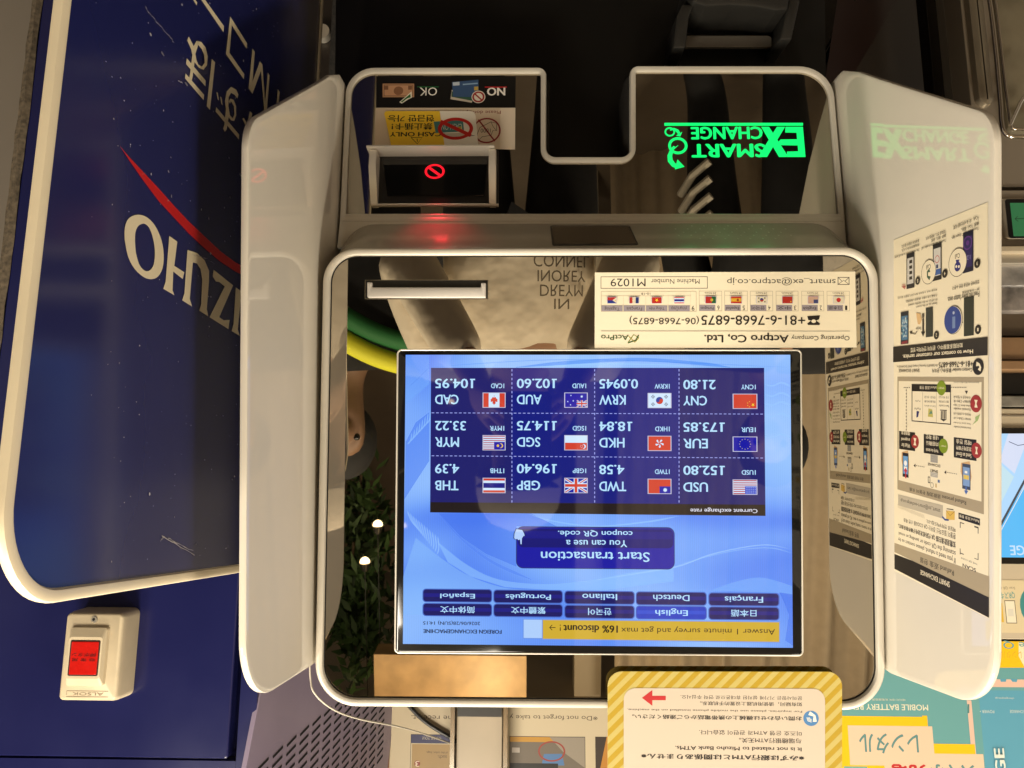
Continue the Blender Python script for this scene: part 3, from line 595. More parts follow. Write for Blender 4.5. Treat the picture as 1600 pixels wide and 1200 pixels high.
# flags, one mesh each; x runs left to right for the reader, y bottom to top, both 0..1
def star(cx, cy, r, n=5, rin=0.4, rot=90):
    return [(cx + (r if i % 2 == 0 else r * rin) * math.cos(math.radians(rot + 180 * i / n)), cy + 1.6 * (r if i % 2 == 0 else r * rin) * math.sin(math.radians(rot + 180 * i / n))) for i in range(2 * n)]
RD, BL, WHT, YL = (206, 62, 44), (16, 18, 160), (206, 230, 255), (240, 200, 60)
def flag(code, u0, v0, u1, v1, pl=PU, h=0.0031, kind='lit', parent=None, border=True, k=1.0):
    f = Canvas(pl, h, kind=kind, k=k); (a0, b0), (a1, b1) = pl.px(u1, v0), pl.px(u0, v1)
    W = lambda x, y: (a0 + (a1 - a0) * x, b0 + (b1 - b0) * y)
    def P(pts, cc): f.face([W(*p) for p in pts], cc); f.up()
    def R(x0, y0, x1, y1, cc): P([(x0, y0), (x1, y0), (x1, y1), (x0, y1)], cc)
    def C(x, y, r, cc): P([(x + r * math.cos(t * 0.3927), y + 1.6 * r * math.sin(t * 0.3927)) for t in range(16)], cc)
    if border: R(-0.012, -0.02, 1.012, 1.02, (190, 190, 215))
    m = 0.025
    def jack(x0, y0, x1, y1):
        X = lambda x: x0 + (x1 - x0) * x
        Y = lambda y: y0 + (y1 - y0) * y
        R(x0, y0, x1, y1, BL)
        for w, cc in ((0.13, WHT), (0.05, RD)):
            P([(X(0), Y(0)), (X(w * .7), Y(0)), (X(1), Y(1 - w)), (X(1), Y(1)), (X(1 - w * .7), Y(1)), (X(0), Y(w))], cc); P([(X(1), Y(0)), (X(1), Y(w)), (X(w * .7), Y(1)), (X(0), Y(1)), (X(0), Y(1 - w)), (X(1 - w * .7), Y(0))], cc)
        for w, cc in ((0.17, WHT), (0.10, RD)):
            R(X(0.5 - w * .62), y0, X(0.5 + w * .62), y1, cc); R(x0, Y(0.5 - w), x1, Y(0.5 + w), cc)
    if code in ('USD', 'MYR'):
        R(m, m, 1 - m, 1 - m, WHT)
        for i in range(0, 13, 2): R(m, m + (1 - 2 * m) * i / 13, 1 - m, m + (1 - 2 * m) * (i + 1) / 13, (176, 100, 120) if code == 'MYR' else (180, 70, 90))
        R(m, 0.44, 0.5, 1 - m, BL if code == 'MYR' else (60, 80, 200))
        if code == 'USD':
            for i in range(5):
                for j in range(4): C(0.08 + i * 0.085, 0.52 + j * 0.125, 0.014, WHT)
        else: C(0.2, 0.7, 0.10, YL); C(0.235, 0.7, 0.085, BL); P(star(0.33, 0.7, 0.07, 7, 0.6), YL)
    elif code == 'CAD':
        R(m, m, 1 - m, 1 - m, WHT); R(m, m, 0.26, 1 - m, RD); R(0.74, m, 1 - m, 1 - m, RD)
        P([(0.5 + x * 0.8, 0.5 + y * 1.15) for x, y in ((0, 0.30), (0.05, 0.2), (0.09, 0.22), (0.075, 0.06), (0.13, 0.12), (0.15, 0.09), (0.2, 0.09), (0.18, 0), (0.21, -0.02), (0.10, -0.13), (0.11, -0.18), (0.01, -0.16), (0.01, -0.30), (-0.01, -0.30), (-0.01, -0.16), (-0.11, -0.18), (-0.10, -0.13), (-0.21, -0.02), (-0.18, 0), (-0.2, 0.09), (-0.15, 0.09), (-0.13, 0.12), (-0.075, 0.06), (-0.09, 0.22), (-0.05, 0.2))], RD)
    elif code == 'AUD':
        R(m, m, 1 - m, 1 - m, BL); jack(m, 0.5, 0.47, 1 - m); P(star(0.25, 0.25, 0.07, 7), WHT)
        for x, y in ((0.72, 0.18), (0.62, 0.55), (0.74, 0.82), (0.86, 0.6)): P(star(x, y, 0.04, 7), WHT)
    elif code == 'KRW':
        R(m, m, 1 - m, 1 - m, WHT); C(0.5, 0.5, 0.155, RD)
        P([(0.5 + 0.155 * math.cos(t * 0.2618 + math.pi), 0.5 + 1.6 * 0.155 * math.sin(t * 0.2618 + math.pi)) for t in range(13)], (30, 60, 150)); C(0.4225, 0.5, 0.0775, RD); C(0.5775, 0.5, 0.0775, (30, 60, 150))
        for x, y, s_ in ((0.22, 0.76, 1), (0.78, 0.24, 1), (0.78, 0.76, -1), (0.22, 0.24, -1)):
            for q in (-1, 0, 1):
                ox, oy = x + 0.035 * q * (-1 if s_ > 0 else 1) * -1, y + 0.05 * q
                ox = x + 0.035 * q; oy = y - s_ * 0.05 * q
                P([(ox - 0.055, oy - s_ * 0.07), (ox - 0.04, oy - s_ * 0.095), (ox + 0.055, oy + s_ * 0.07), (ox + 0.04, oy + s_ * 0.095)], (40, 40, 50))
    elif code == 'CNY':
        R(m, m, 1 - m, 1 - m, RD); P(star(0.17, 0.74, 0.085), YL)
        for x, y in ((0.32, 0.88), (0.39, 0.78), (0.39, 0.62), (0.32, 0.52)): P(star(x, y, 0.03), YL)
    elif code == 'SGD':
        R(m, m, 1 - m, 0.5, WHT); R(m, 0.5, 1 - m, 1 - m, RD); C(0.17, 0.75, 0.10, WHT); C(0.215, 0.75, 0.09, RD)
        for i in range(5): P(star(0.26 + 0.05 * math.cos(1.257 * i + 1.57), 0.75 + 0.09 * math.sin(1.257 * i + 1.57), 0.02), WHT)
    elif code == 'HKD':
        R(m, m, 1 - m, 1 - m, RD)
        for i in range(5):
            t = 1.257 * i + 1.57; d = lambda r, q: (0.5 + r * math.cos(t + q), 0.5 + 1.6 * r * math.sin(t + q))
            P([d(0.02, 0), d(0.09, 0.5), d(0.17, 0.3), d(0.19, -0.05), d(0.15, -0.25), d(0.10, -0.05)], WHT)
    elif code == 'EUR':
        R(m, m, 1 - m, 1 - m, BL)
        for i in range(12): P(star(0.5 + 0.23 * math.cos(i * 0.5236), 0.5 + 1.5 * 0.23 * math.sin(i * 0.5236), 0.026), (220, 210, 120))
    elif code == 'THB':
        for y0, y1, cc in ((m, 0.17, RD), (0.17, 0.33, WHT), (0.33, 0.67, (30, 30, 130)), (0.67, 0.83, WHT), (0.83, 1 - m, RD)): R(m, y0, 1 - m, y1, cc)
    elif code == 'GBP': jack(m, m, 1 - m, 1 - m)
    elif code == 'TWD':
        R(m, m, 1 - m, 1 - m, RD); R(m, 0.5, 0.5, 1 - m, BL); P(star(0.26, 0.745, 0.10, 12, 0.6), WHT)
    elif code == 'JPN': R(m, m, 1 - m, 1 - m, (214, 205, 180)); C(0.5, 0.5, 0.2, (180, 40, 40))
    elif code == 'CHN': R(m, m, 1 - m, 1 - m, (170, 44, 34)); P(star(0.17, 0.74, 0.085), YL)
    elif code == 'ESP': R(m, m, 1 - m, 1 - m, (178, 50, 30)); R(m, 0.27, 1 - m, 0.73, (206, 160, 50)); C(0.36, 0.52, 0.11, (140, 50, 30))
    elif code == 'PRT': R(m, m, 0.4, 1 - m, (36, 90, 50)); R(0.4, m, 1 - m, 1 - m, (170, 44, 40)); C(0.4, 0.5, 0.13, (190, 160, 60))
    elif code == 'VNM': R(m, m, 1 - m, 1 - m, (178, 44, 34)); P(star(0.5, 0.48, 0.2), YL)
    elif code == 'FRA': R(m, m, 0.34, 1 - m, (34, 50, 110)); R(0.34, m, 0.67, 1 - m, (212, 204, 180)); R(0.67, m, 1 - m, 1 - m, (170, 50, 44))
    elif code == 'PHL': R(m, 0.5, 1 - m, 1 - m, (34, 50, 130)); R(m, m, 1 - m, 0.5, (170, 44, 44)); P([(m, m), (0.46, 0.5), (m, 1 - m)], (212, 204, 180)); C(0.16, 0.5, 0.05, (200, 160, 50))
    elif code == 'USA':
        R(m, m, 1 - m, 1 - m, (212, 204, 180))
        for i in range(0, 13, 2): R(m, m + (1 - 2 * m) * i / 13, 1 - m, m + (1 - 2 * m) * (i + 1) / 13, (176, 90, 80))
        R(m, 0.44, 0.45, 1 - m, (60, 64, 110))
    elif code == 'KOR':
        R(m, m, 1 - m, 1 - m, (214, 205, 180)); C(0.5, 0.5, 0.17, (170, 50, 44)); P([(0.5 + 0.17 * math.cos(t * 0.2618 + math.pi), 0.5 + 1.6 * 0.17 * math.sin(t * 0.2618 + math.pi)) for t in range(13)], (40, 60, 120))
        for x, y in ((0.22, 0.76), (0.78, 0.24), (0.78, 0.76), (0.22, 0.24)): R(x - 0.06, y - 0.08, x + 0.06, y + 0.08, (70, 64, 58))
    if parent is None: return f
    f.done('flag', parent)
for q in FB: flag(*q, parent=scr)
def rr_px(c, u0, v0, u1, v1, col_, rad): c.r(u0, v0, u1, v1, col_, rad)
# start button
c = Canvas(PU, 0.0023, kind='lit')
c.r(806.5, 821.5, 1053.5, 889, (40, 48, 120), 0.0055); c.r(808, 823.5, 1052.3, 887.6, (24, 24, 158), 0.005); c.r(809.5, 825, 1051, 856, (20, 20, 112), 0.004); c.r(811, 829, 1049.5, 842, (24, 24, 130))
c.t('Start transaction', 845, 860.8, 1014.3, 877.2, TX, 0.012); c.t('You can use a', 884, 842.6, 979.6, 854, TX, 0.014); c.t('coupon QR code.', 871.5, 825.8, 987.8, 838, TX, 0.014)
hand = [(813.5, 849.5), (815, 849.5), (815.6, 840), (818.5, 836), (820, 837), (819, 833), (816, 827.5), (807, 826), (804, 833), (803.5, 840), (806, 842), (808, 841), (810, 843), (812.5, 842)]
c.poly([(811.8 + (x - 811.8) * 1.15, 837 + (y - 837) * 1.1) for x, y in hand], (30, 40, 80)); c.poly(hand, (176, 205, 250))
c.done('start_button', scr)
# language buttons
LU = [(662.2, 768), (772.3, 878), (882.8, 989.8), (994, 1102), (1107, 1215)]
LB = [(919.8, 939.3), (921.3, 940.8), (923, 942.5), (924.2, 944), (925.8, 945.2)]; LA = [(942, 961), (943, 962.3), (945, 964.6), (946.3, 966), (947.5, 967)]
LANG = [[('Español', 688.4, 742.4, 924, 934), ('Português', 790, 860.7, 924.8, 936), ('Italiano', 909.4, 963.8, 926.5, 936.5), ('Deutsch', 1019.7, 1076.4, 928, 938), ('Français', 1131, 1191, 928.5, 940.5)],
        [('简体中文', 688.4, 742.4, 945.8, 957), ('繁體中文', 798.7, 852.4, 946.8, 958), ('한국어', 918.5, 955, 948.6, 960), ('English', 1023, 1073.8, 949, 961), ('日本語', 1140.6, 1180.7, 951.3, 962.5)]]
for rw in range(2):
    for k in range(5):
        u0, u1 = LU[k]; v0, v1 = (LB, LA)[rw][k]; s_, t0, t1, w0, w1 = LANG[rw][k]; en = s_ == 'English'
        c = Canvas(PU, 0.0023, kind='lit'); c.r(u0 - 1.4, v0 - 1.4, u1 + 1.4, v1 + 1.4, (74, 104, 196), 0.0028)
        c.r(u0, v0, u1, v1, (34, 62, 190) if en else (26, 24, 96), 0.0022); c.r(u0 + 1, v0 + 6, u1 - 1, v0 + 12.5, (46, 78, 206) if en else (30, 28, 128)); c.t(s_, t0, w0, t1, w1, TX, 0.012)
        c.done('language_button', scr, 'lit paler blue button reading English' if en else None)
c = Canvas(PU, 0.0023, kind='lit'); BK2 = (52, 40, 22)
c.poly([(846.5, 966), (1217.5, 969.7), (1217.5, 1003), (846.5, 998)], (120, 150, 220)); c.poly([(848, 967.4), (1216, 971), (1216, 1001.6), (848, 996.7)], (206, 170, 50))
c.t('Answer 1 minute survey and get max', 970, 976.6, 1209.5, 990.5, BK2); c.t('16% discount', 880, 975, 965, 987.5, BK2, 0.03); c.t('! →', 858, 974.5, 876, 984.5, BK2)
c.poly([(817.5, 966.2), (847.5, 966.4), (847.5, 996.4), (817.5, 996)], (172, 204, 248)); c.frame((847.5, 996.5), (817.5, 966), 0.0004, (100, 140, 220))
c.done('survey_banner', scr)
c = Canvas(PU, 0.0023, kind='lit'); c.t('FOREIGN EXCHANGEMACHINE', 662, 981.6, 784, 989, (20, 24, 54), 0.03); c.t('2026/06/28(SUN) 14:15', 661.8, 967.8, 750.6, 975.6, (20, 24, 54), 0.012)
c.done('date_lettering', scr)

# receipt slot
bm = bmesh.new(); PSL = PU.shift(0.0004); q = pxs(PU, (570.5, 437.5), (763, 437.5), (763, 467.5), (570.5, 467.5))
bm = slab(PU, q, 0.0012, -0.003, 0.0006, 0.0003); slt = link('receipt_slot', bm, M_BLACK, mc)
c = Canvas(PU, 0.0008); c.frame((763, 467.5), (570.5, 437.5), 0.0005, M_STEEL); c.done('slot_outline', slt)
q = pxs(PU, (575, 442), (583, 442), (583, 450), (752, 450), (752, 443), (759.5, 443), (759.5, 466), (576.5, 466), (575, 464))
bm = slab(PU, q, 0.0008, -0.002, 0.0042, 0.0012); link('slot_lip', bm, pm('pale_plastic', (0.50, 0.47, 0.43), rough=0.3), slt, None, True)

# company sticker
c = Canvas(PU, 0.0003); ST = (236, 226, 200); BKK = (34, 30, 28)
c.poly([(929.4, 425.9), (1336, 424.4), (1338.2, 543), (929, 544.5)], ST)
c.t('smart_ex@actpro.co.jp', 1135.8, 433.5, 1305.4, 446, BKK); c.frame((1327, 445), (1308.6, 433), 0.0005, BKK)
c.strip([(1308.6, 445), (1318, 438), (1327, 445)], 0.0004, BKK); c.strip([(1308.6, 433), (1315.5, 439.6)], 0.0004, BKK); c.strip([(1327, 433), (1320, 439.6)], 0.0004, BKK)
c.frame((1105.6, 450.9), (938.5, 432.2), 0.00045, BKK); c.t('Machine Number', 1017, 436, 1093, 443.5, BKK); c.t('M1029', 954, 435.3, 1008.7, 447.6, BKK)
LG = (176, 164, 140); GY = (150, 142, 150)
cells = [('1', '日本語', 1291.6, 1327.5, 'JPN'), ('2', 'English', 1252, 1287.3, 'USA'), ('3', '中文', 1212, 1247.3, 'CHN'), ('4', '한국어', 1171.7, 1207.6, 'KOR'), ('5', 'Español', 1131.7, 1168, 'ESP'), ('6', 'Portugues', 1092, 1128, 'PRT')]
for n_, s_, u0, u1, fc in cells:
    c.frame((u1, 486.2), (u0, 454.8), 0.0003, LG); c.t('24 hours', u0 + 9, 456.5, u1 - 9, 460, (110, 100, 90)); c.r(u0 + 0.6, 476.5, u0 + 25.5, 485.7, GY); c.t(s_, u0 + 2.5, 478.3, u0 + 23, 484, BKK, 0.01); c.t(n_, u0 + 28.5, 477.6, u0 + 32, 484.6, BKK)
    c.r(u0 + 0.5, 461.5, u1 - 0.5, 461.8, LG)
c.frame((1088, 487), (939, 455.3), 0.0003, LG); c.t('10-18', 1002, 457.5, 1016, 461, (110, 100, 90)); c.t('9', 1080.5, 478, 1085, 485.5, BKK)
for s_, u0, u1, fc in (('ภาษาไทย', 1044, 1078, 'THB'), ('Tiếng Việt', 1009, 1043, 'VNM'), ('Français', 974, 1008, 'FRA'), ('Tagalog', 939.5, 973, 'PHL')):
    c.r(u0 + 0.3, 477.3, u1 - 0.3, 486.5, GY); c.t(s_, u0 + 5, 479, u1 - 5, 485.3, BKK); c.r(u0 - 0.3, 462.5, u0, 486.5, LG)
c.r(939, 462.3, 1079, 462.6, LG); c.r(1078.6, 455.5, 1078.9, 486.5, LG)
c.t('+81-6-7668-6875', 1095.5, 493, 1258, 508, BKK, 0.006); c.t('(06-7668-6875)', 983.4, 493.6, 1092, 507, BKK)
c.poly([(1261, 494), (1281, 492.8), (1279.5, 499), (1275, 501), (1281, 505.5), (1280, 508), (1262, 508), (1261, 505.5), (1267, 501), (1262.5, 500)], BKK); c.ell((1271, 502), 0.0018, 0.0014, ST)
c.r(939, 517, 1327.5, 517.8, BKK); c.t('Operating Company', 1236, 523, 1327, 532, BKK); c.t('Actpro Co, Ltd.', 1100, 520, 1232, 535.5, BKK, 0.02)
c.t('ActPro', 939, 523.4, 982, 531.6, (58, 84, 44), 0.01)
c.strip([(981, 536), (990, 523), (998, 528)], 0.0007, (120, 130, 40)); c.strip([(981, 536), (993, 532), (998, 523.5)], 0.0009, (58, 90, 44)); c.strip([(998, 528), (992, 535), (981.5, 525)], 0.0006, (150, 140, 50))
stk = c.done('company_sticker', mc, 'white sticker with phone number and small flags')
for n_, s_, u0, u1, fc in cells: flag(fc, u0 + 9.5, 463.4, u1 - 9.5, 474.4, kind='print', h=0.0010, parent=stk)
for fc, u0, u1 in (('THB', 1053, 1068.7), ('VNM', 1018, 1033.6), ('FRA', 983, 998), ('PHL', 948.6, 963.6)): flag(fc, u0, 464.4, u1, 474.4, kind='print', h=0.0010, parent=stk)

# scanner window and speaker holes in the sloping underside
pA, pB = PU.px(930, 388), PL0.px(930, 347)
LA_ = mpt(0, 0.006, pA[1]); LB_ = mpt(0, 0.060, pB[1])
PLG = Plane(LA_, mdir(1, 0, 0), LA_ - LB_)
q = pxs(PLG, (859.6, 353), (984, 353), (998, 383), (863, 384))
bm = slab(PLG, q, 0.0022, -0.001, 0.0006, 0.0004); sw_ = link('scanner_window', bm, M_BLACKG, mc)
q2 = pxs(PLG, (862.5, 355), (981.5, 355), (994, 381), (866, 381.8))
bm = slab(PLG, q2, 0.0018, -0.001, 0.0008, 0.0001); link('window_glass', bm, pm('dark_window_glass', (0.20, 0.175, 0.145), rough=0.02, metal=1.0), sw_)
bm = bmesh.new()
for u0, v, n_, du in ((1081, 353.3, 7, 18.8), (1055.5, 358, 10, 19.1), (1068, 363.2, 9, 19.0), (1060.5, 368, 10, 19.5), (1094, 373, 7, 19.6)):
    for k in range(n_):
        a, b_ = PLG.px(u0 + du * k, v); f = bm.faces.new([bm.verts.new(PLG.pt(a + 0.0007 * math.cos(t), b_ + 0.0012 * math.sin(t), 0.0002)) for t in [i * 0.7854 for i in range(8)]])
fix(bm); link('speaker_holes', bm, pm('speaker_hole_glint', (0.85, 0.82, 0.72), rough=0.2, metal=0.3), mc)  # pale discs paint the specks of light in the holes

# lower front
p0 = CAM_LOC + ray(826, 345) * ((mplane(0.060).o - CAM_LOC).dot(mplane(0).n) / ray(826, 345).dot(mplane(0).n))
p1 = CAM_LOC + ray(826, 106) * ((mplane(0.082).o - CAM_LOC).dot(mplane(0).n) / ray(826, 106).dot(mplane(0).n))
PL = Plane(p0, mdir(1, 0, 0), p0 - p1)
LP = pxs(PL, (531.5, 349), (542.5, 107.8), (853.6, 107.8), (853.6, 247), (984, 247), (984, 105.5), (1298.5, 105.5), (1319, 349))
LR = [0.001, 0.026, 0.0075, 0.0085, 0.0085, 0.0075, 0.031, 0.001]
def lp(ins, h): return [PL.pt(p.x, p.y, h) for p in rounded(LP, LR, ins, 10)]
bm = bmesh.new(); FL = 0.0050
loft(bm, [lp(0.0, -0.004), lp(0.0, 0.0015), lp(0.0008, 0.003), lp(FL - 0.001, 0.003), lp(FL, 0.0022), lp(FL, -0.0006)]); fix(bm)
link('lower_frame', bm, M_SILVER, mc, None, True)
bm = bmesh.new(); loft(bm, [lp(0.0, -0.0042), lp(-0.0038, -0.014), lp(-0.0045, -0.09)], False, True); fix(bm)
link('lower_housing', bm, pm('dark_grey_plastic', (0.035, 0.032, 0.028), rough=0.25, noise=0.1, nscale=20), mc, None, True)
bm = bmesh.new(); bm.faces.new([bm.verts.new(p) for p in lp(FL - 0.0005, 0.0)]); link('lower_mirror', bm, M_MIRROR, mc, 'dark tinted mirror front with notch')
q = pxs(PL, (533, 335.5), (1317.5, 335.5), (1321.5, 388), (527.5, 388)); bm = slab(PL, q, 0.0005, -0.002, 0.0026, 0.0008); link('lower_top_band', bm, M_SILVER, mc)
# lit logo
GR = (14, 205, 92); c = Canvas(PL, 0.0003, step=0.0000025, kind='lit', k=1.9)
Z4 = lambda pts: zp(pts, 1000, 150, 5.333)
c.poly(Z4([(203, 225), (1357, 225), (1357, 248), (203, 248)]), GR)
c.poly(Z4([(1356, 258), (1378, 508), (1225, 508), (1224, 465), (1318, 462), (1314, 412), (1172, 410), (1150, 386), (1170, 364), (1309, 362), (1304, 306), (1210, 304), (1212, 258)]), GR)
c.poly(Z4([(1010, 258), (1074, 258), (1226, 494), (1222, 508), (1158, 508)]), GR); c.poly(Z4([(1140, 258), (1208, 258), (1058, 508), (984, 508)]), GR)
c.t('CHANGE', 1079, 198.4, 1192, 217.5, GR, 0.03); c.t('SMART', 1080, 225, 1196, 245.8, GR, 0.03)
k_ = 0.563 / 1155 * 1.0
c.ell((1059.1, 227.8), 0.0086, 0.0082, GR, rin=(0.0062, 0.0058)); c.ell((1046.5, 206.2), 0.0047, 0.0045, GR, rin=(0.0033, 0.0031))
c.strip(Z4([(285, 420), (262, 455), (248, 500), (252, 540), (280, 575), (305, 588)]), [0.0015, 0.003, 0.0042, 0.0045, 0.0042, 0.0036], GR); c.poly(Z4([(290, 612), (312, 530), (370, 590)]), GR)
c.strip(Z4([(250, 285), (280, 275), (310, 290), (325, 312)]), [0.001, 0.002, 0.0028, 0.0024], GR); c.poly(Z4([(300, 330), (352, 300), (335, 338)]), GR); c.strip(Z4([(245, 470), (318, 412)]), [0.0016, 0.0003], GR)
c.done('lit_logo', mc, 'glowing green logo lettering')
# bill guide stickers
Z3 = lambda pts: zp(pts, 520, 60, 4.285)
c = Canvas(PL, 0.0003, step=0.0000025)
c.poly(Z3([(292, 255), (1225, 255), (1222, 466), (289, 466)]), (20, 19, 18))
c.t('NO', 761, 137, 789.5, 149.5, (236, 232, 224), 0.03); c.t('OK', 655.8, 137, 682.7, 149.5, (236, 232, 224), 0.0)
c.poly(Z3([(1018, 324), (1165, 324), (1165, 331), (1018, 331)]), (190, 40, 44)); c.poly(Z3([(565, 323), (710, 323), (710, 329), (565, 329)]), (40, 110, 60))
c.poly(Z3([(334, 304), (545, 304), (545, 395), (334, 395)]), (186, 140, 104)); c.poly(Z3([(342, 311), (537, 311), (537, 388), (342, 388)]), (120, 86, 62)); c.poly(Z3([(346, 315), (533, 315), (533, 384), (346, 384)]), (196, 150, 114)); c.ell(Z3([(440, 352)])[0], 0.0044, 0.0044, (140, 98, 70))
for xx in (346, 505): c.poly(Z3([(xx, 318), (xx + 26, 318), (xx + 26, 345), (xx, 345)]), (130, 92, 66))
c.poly(Z3([(446, 428), (528, 356), (530, 398), (505, 410), (462, 438)]), (230, 226, 210)); c.poly(Z3([(456, 425), (520, 372), (522, 396), (500, 402), (464, 430)]), (50, 110, 50))
c.poly(Z3([(797, 345), (940, 410), (930, 432), (788, 408)]), (190, 180, 165)); c.poly(Z3([(797, 355), (945, 395), (935, 420), (794, 392)]), (56, 90, 70))
c.poly(Z3([(798, 294), (975, 278), (976, 395), (806, 392)]), (58, 84, 122)); c.poly(Z3([(803, 296), (848, 292), (849, 315), (805, 318)]), (190, 200, 210)); c.poly(Z3([(945, 325), (974, 323), (974, 348), (947, 350)]), (190, 160, 80)); c.poly(Z3([(870, 306), (970, 298), (971, 306), (871, 314)]), (140, 170, 200))
cc = Z3([(975, 393)])[0]; c.ell(cc, 0.0063, 0.0062, (220, 214, 200)); c.ell(cc, 0.0056, 0.0055, (150, 36, 36), rin=(0.0040, 0.0039)); c.strip(Z3([(948, 370), (1002, 418)]), 0.0014, (150, 36, 36))
c.poly(Z3([(288, 466), (1222, 466), (1220, 746), (280, 722)]), (214, 196, 172)); c.poly(Z3([(1122, 466.5), (1222, 466.5), (1220, 745), (1118, 742)]), (226, 212, 192))
c.t("Please don't put wet bills, wrinkled money", 611, 172.6, 782.5, 178.5, (130, 40, 40))
cc = Z3([(1030, 618)])[0]; c.ell(cc, 0.0128, 0.0125, (140, 36, 36), rin=(0.0113, 0.0110)); c.strip(Z3([(975, 545), (1085, 690)]), 0.0014, (140, 36, 36))
BLN = (46, 36, 32); bill = Z3([(968, 640), (985, 598), (1060, 560), (1098, 570), (1095, 620), (1072, 618), (1060, 650), (1000, 660), (980, 680), (966, 665)])
c.strip(bill + bill[:1], 0.0005, BLN); c.strip(Z3([(1060, 560), (1072, 590), (1095, 620)]), 0.0004, BLN); c.text('1000', Z3([(1056, 632)])[0], Z3([(990, 605)])[0], BLN)
c.done('bill_guide_sticker', mc, 'black and white sticker showing banknote OK and cards NO')
c = Canvas(PL, 0.0012, step=0.0000025)
yl = Z3([(395, 742), (352, 530), (345, 512), (352, 495), (370, 491), (925, 491), (948, 500), (957, 525), (976, 742)]); c.poly(yl, (242, 236, 222))
c.poly(Z3([(395, 742), (352, 530), (345, 512), (352, 495), (370, 491), (717, 491), (752, 742)]), (246, 204, 56))
BK3 = (22, 20, 18)
c.text('CASH ONLY', Z3([(726, 660)])[0], Z3([(384, 632)])[0], BK3, 0.025); c.text('禁止插卡！', Z3([(668, 616)])[0], Z3([(396, 573)])[0], BK3, 0.02); c.text('현금만 가능', Z3([(680, 562)])[0], Z3([(370, 518)])[0], BK3, 0.02)
c.strip(Z3([(525, 668), (600, 668), (567, 710), (525, 668)]), 0.0006, BK3); c.strip(Z3([(565, 675), (568, 696)]), 0.0006, BK3)
c.poly(Z3([(745, 640), (885, 635), (950, 655), (890, 668), (770, 670)]), (200, 190, 175)); c.strip(Z3([(745, 640), (770, 668), (950, 655)]), 0.0004, BK3)
c.poly(Z3([(676, 562), (872, 552), (880, 628), (690, 638)]), (74, 128, 128)); c.poly(Z3([(838, 596), (866, 594), (868, 616), (840, 618)]), (196, 170, 60)); c.t('CASH ON', 690, 194.5, 722, 204, (210, 220, 210)); 
cc = Z3([(822, 609)])[0]; c.ell(cc, 0.0160, 0.0109, (196, 40, 32), rin=(0.0128, 0.0080), seg=40); c.strip(Z3([(722, 560), (925, 655)]), 0.0034, (196, 40, 32))
c.done('cash_only_sticker', mc, 'yellow and white sticker reading CASH ONLY')
# bill slot: black recess, protruding metal cheeks, metal lip, red light
PP = PL
bmr = bmesh.new(); q = pxs(PL, (592, 243), (766, 243), (766, 318), (592, 318))
qo = pxs(PL, (581, 236), (779, 236), (779, 322), (583, 322))
bm = slab(PL, qo, 0.001, -0.004, 0.0016, 0.0006); bsl = link('bill_slot', bm, M_BLACK, mc, 'metal framed banknote slot with red light')
bm = slab(PL.shift(0.0017), pxs(PL, (598, 250), (763, 252), (757, 308), (605, 308)), 0.001, -0.001, 0.0012, 0.0006); link('slot_shutter', bm, M_BLACKG, bsl)
def cheek(u0, u1):
    a0, a1 = PL.px(u0, 280)[0], PL.px(u1, 280)[0]; zz = [PL.px(700, v)[1] for v in (247, 274, 322)]
    prof = [(zz[0], 0.0), (zz[0], 0.0165), (zz[1], 0.0180), (zz[2], 0.004), (zz[2], 0.0)]
    bm = bmesh.new(); A_ = [bm.verts.new(PL.pt(a0, z, h)) for z, h in prof]; B_ = [bm.verts.new(PL.pt(a1, z, h)) for z, h in prof]
    bm.faces.new(A_); bm.faces.new(B_)
    for i in range(len(prof)): j = (i + 1) % len(prof); bm.faces.new((A_[i], A_[j], B_[j], B_[i]))
    bmesh.ops.bevel(bm, geom=bm.edges[:], offset=0.0006, segments=2, affect='EDGES'); return fix(bm)
link('slot_cheek', cheek(582, 593), M_SLOT, bsl, None, True); link('slot_cheek', cheek(765, 776), M_SLOT, bsl, None, True)
a0, a1 = PL.px(579.5, 240)[0], PL.px(774, 240)[0]; z0_ = PL.px(700, 245.5)[1]
bm = slab(Plane(PL.pt(0, z0_, 0), mdir(1, 0, 0), PL.n * 1.0), [(a1, 0.0002), (a0, 0.0002), (a0, 0.0195), (a1, 0.0195)], 0.0008, 0.0, 0.0016, 0.0005)
link('slot_lip', bm, M_SLOT, bsl, None, True)
q = pxs(PL, (583, 319.5), (779, 319.5), (779, 322), (583, 322)); bm = slab(PL, q, 0.0003, 0.0, 0.0022, 0.0004); link('slot_bar', bm, M_SLOT, bsl)
c = Canvas(PL.shift(0.0035), 0.0, kind='lit', k=1.3); cc = (679.2, 267.8); RED = (255, 22, 40)
c.ell(cc, 0.0089, 0.0070, RED, rin=(0.0069, 0.0053), seg=40); c.strip([(670, 261.5), (688, 274.5)], 0.0024, RED); c.done('indicator_light', bsl)
def glow(name, p, aim, power, color):            # the light the lit signs themselves throw on the underside above them
    l = bpy.data.lights.new(name, 'SPOT'); l.energy = power; l.color = color; l.shadow_soft_size = 0.006; l.spot_size = math.radians(75); l.spot_blend = 1.0
    o = bpy.data.objects.new(name, l); col.objects.link(o); o.location = p; o.rotation_euler = (aim - p).to_track_quat('-Z', 'Y').to_euler()
glow('indicator_glow', PL.pt(*PL.px(679.2, 275), 0.022), PLG.pt(*PLG.px(684, 362)), 0.085, (1.0, 0.02, 0.05))
for u_ in (1090, 1150, 1210): glow('logo_glow', PL.pt(*PL.px(u_, 250), 0.010), PLG.pt(*PLG.px(u_, 370)), 0.010, (0.03, 1.0, 0.30))

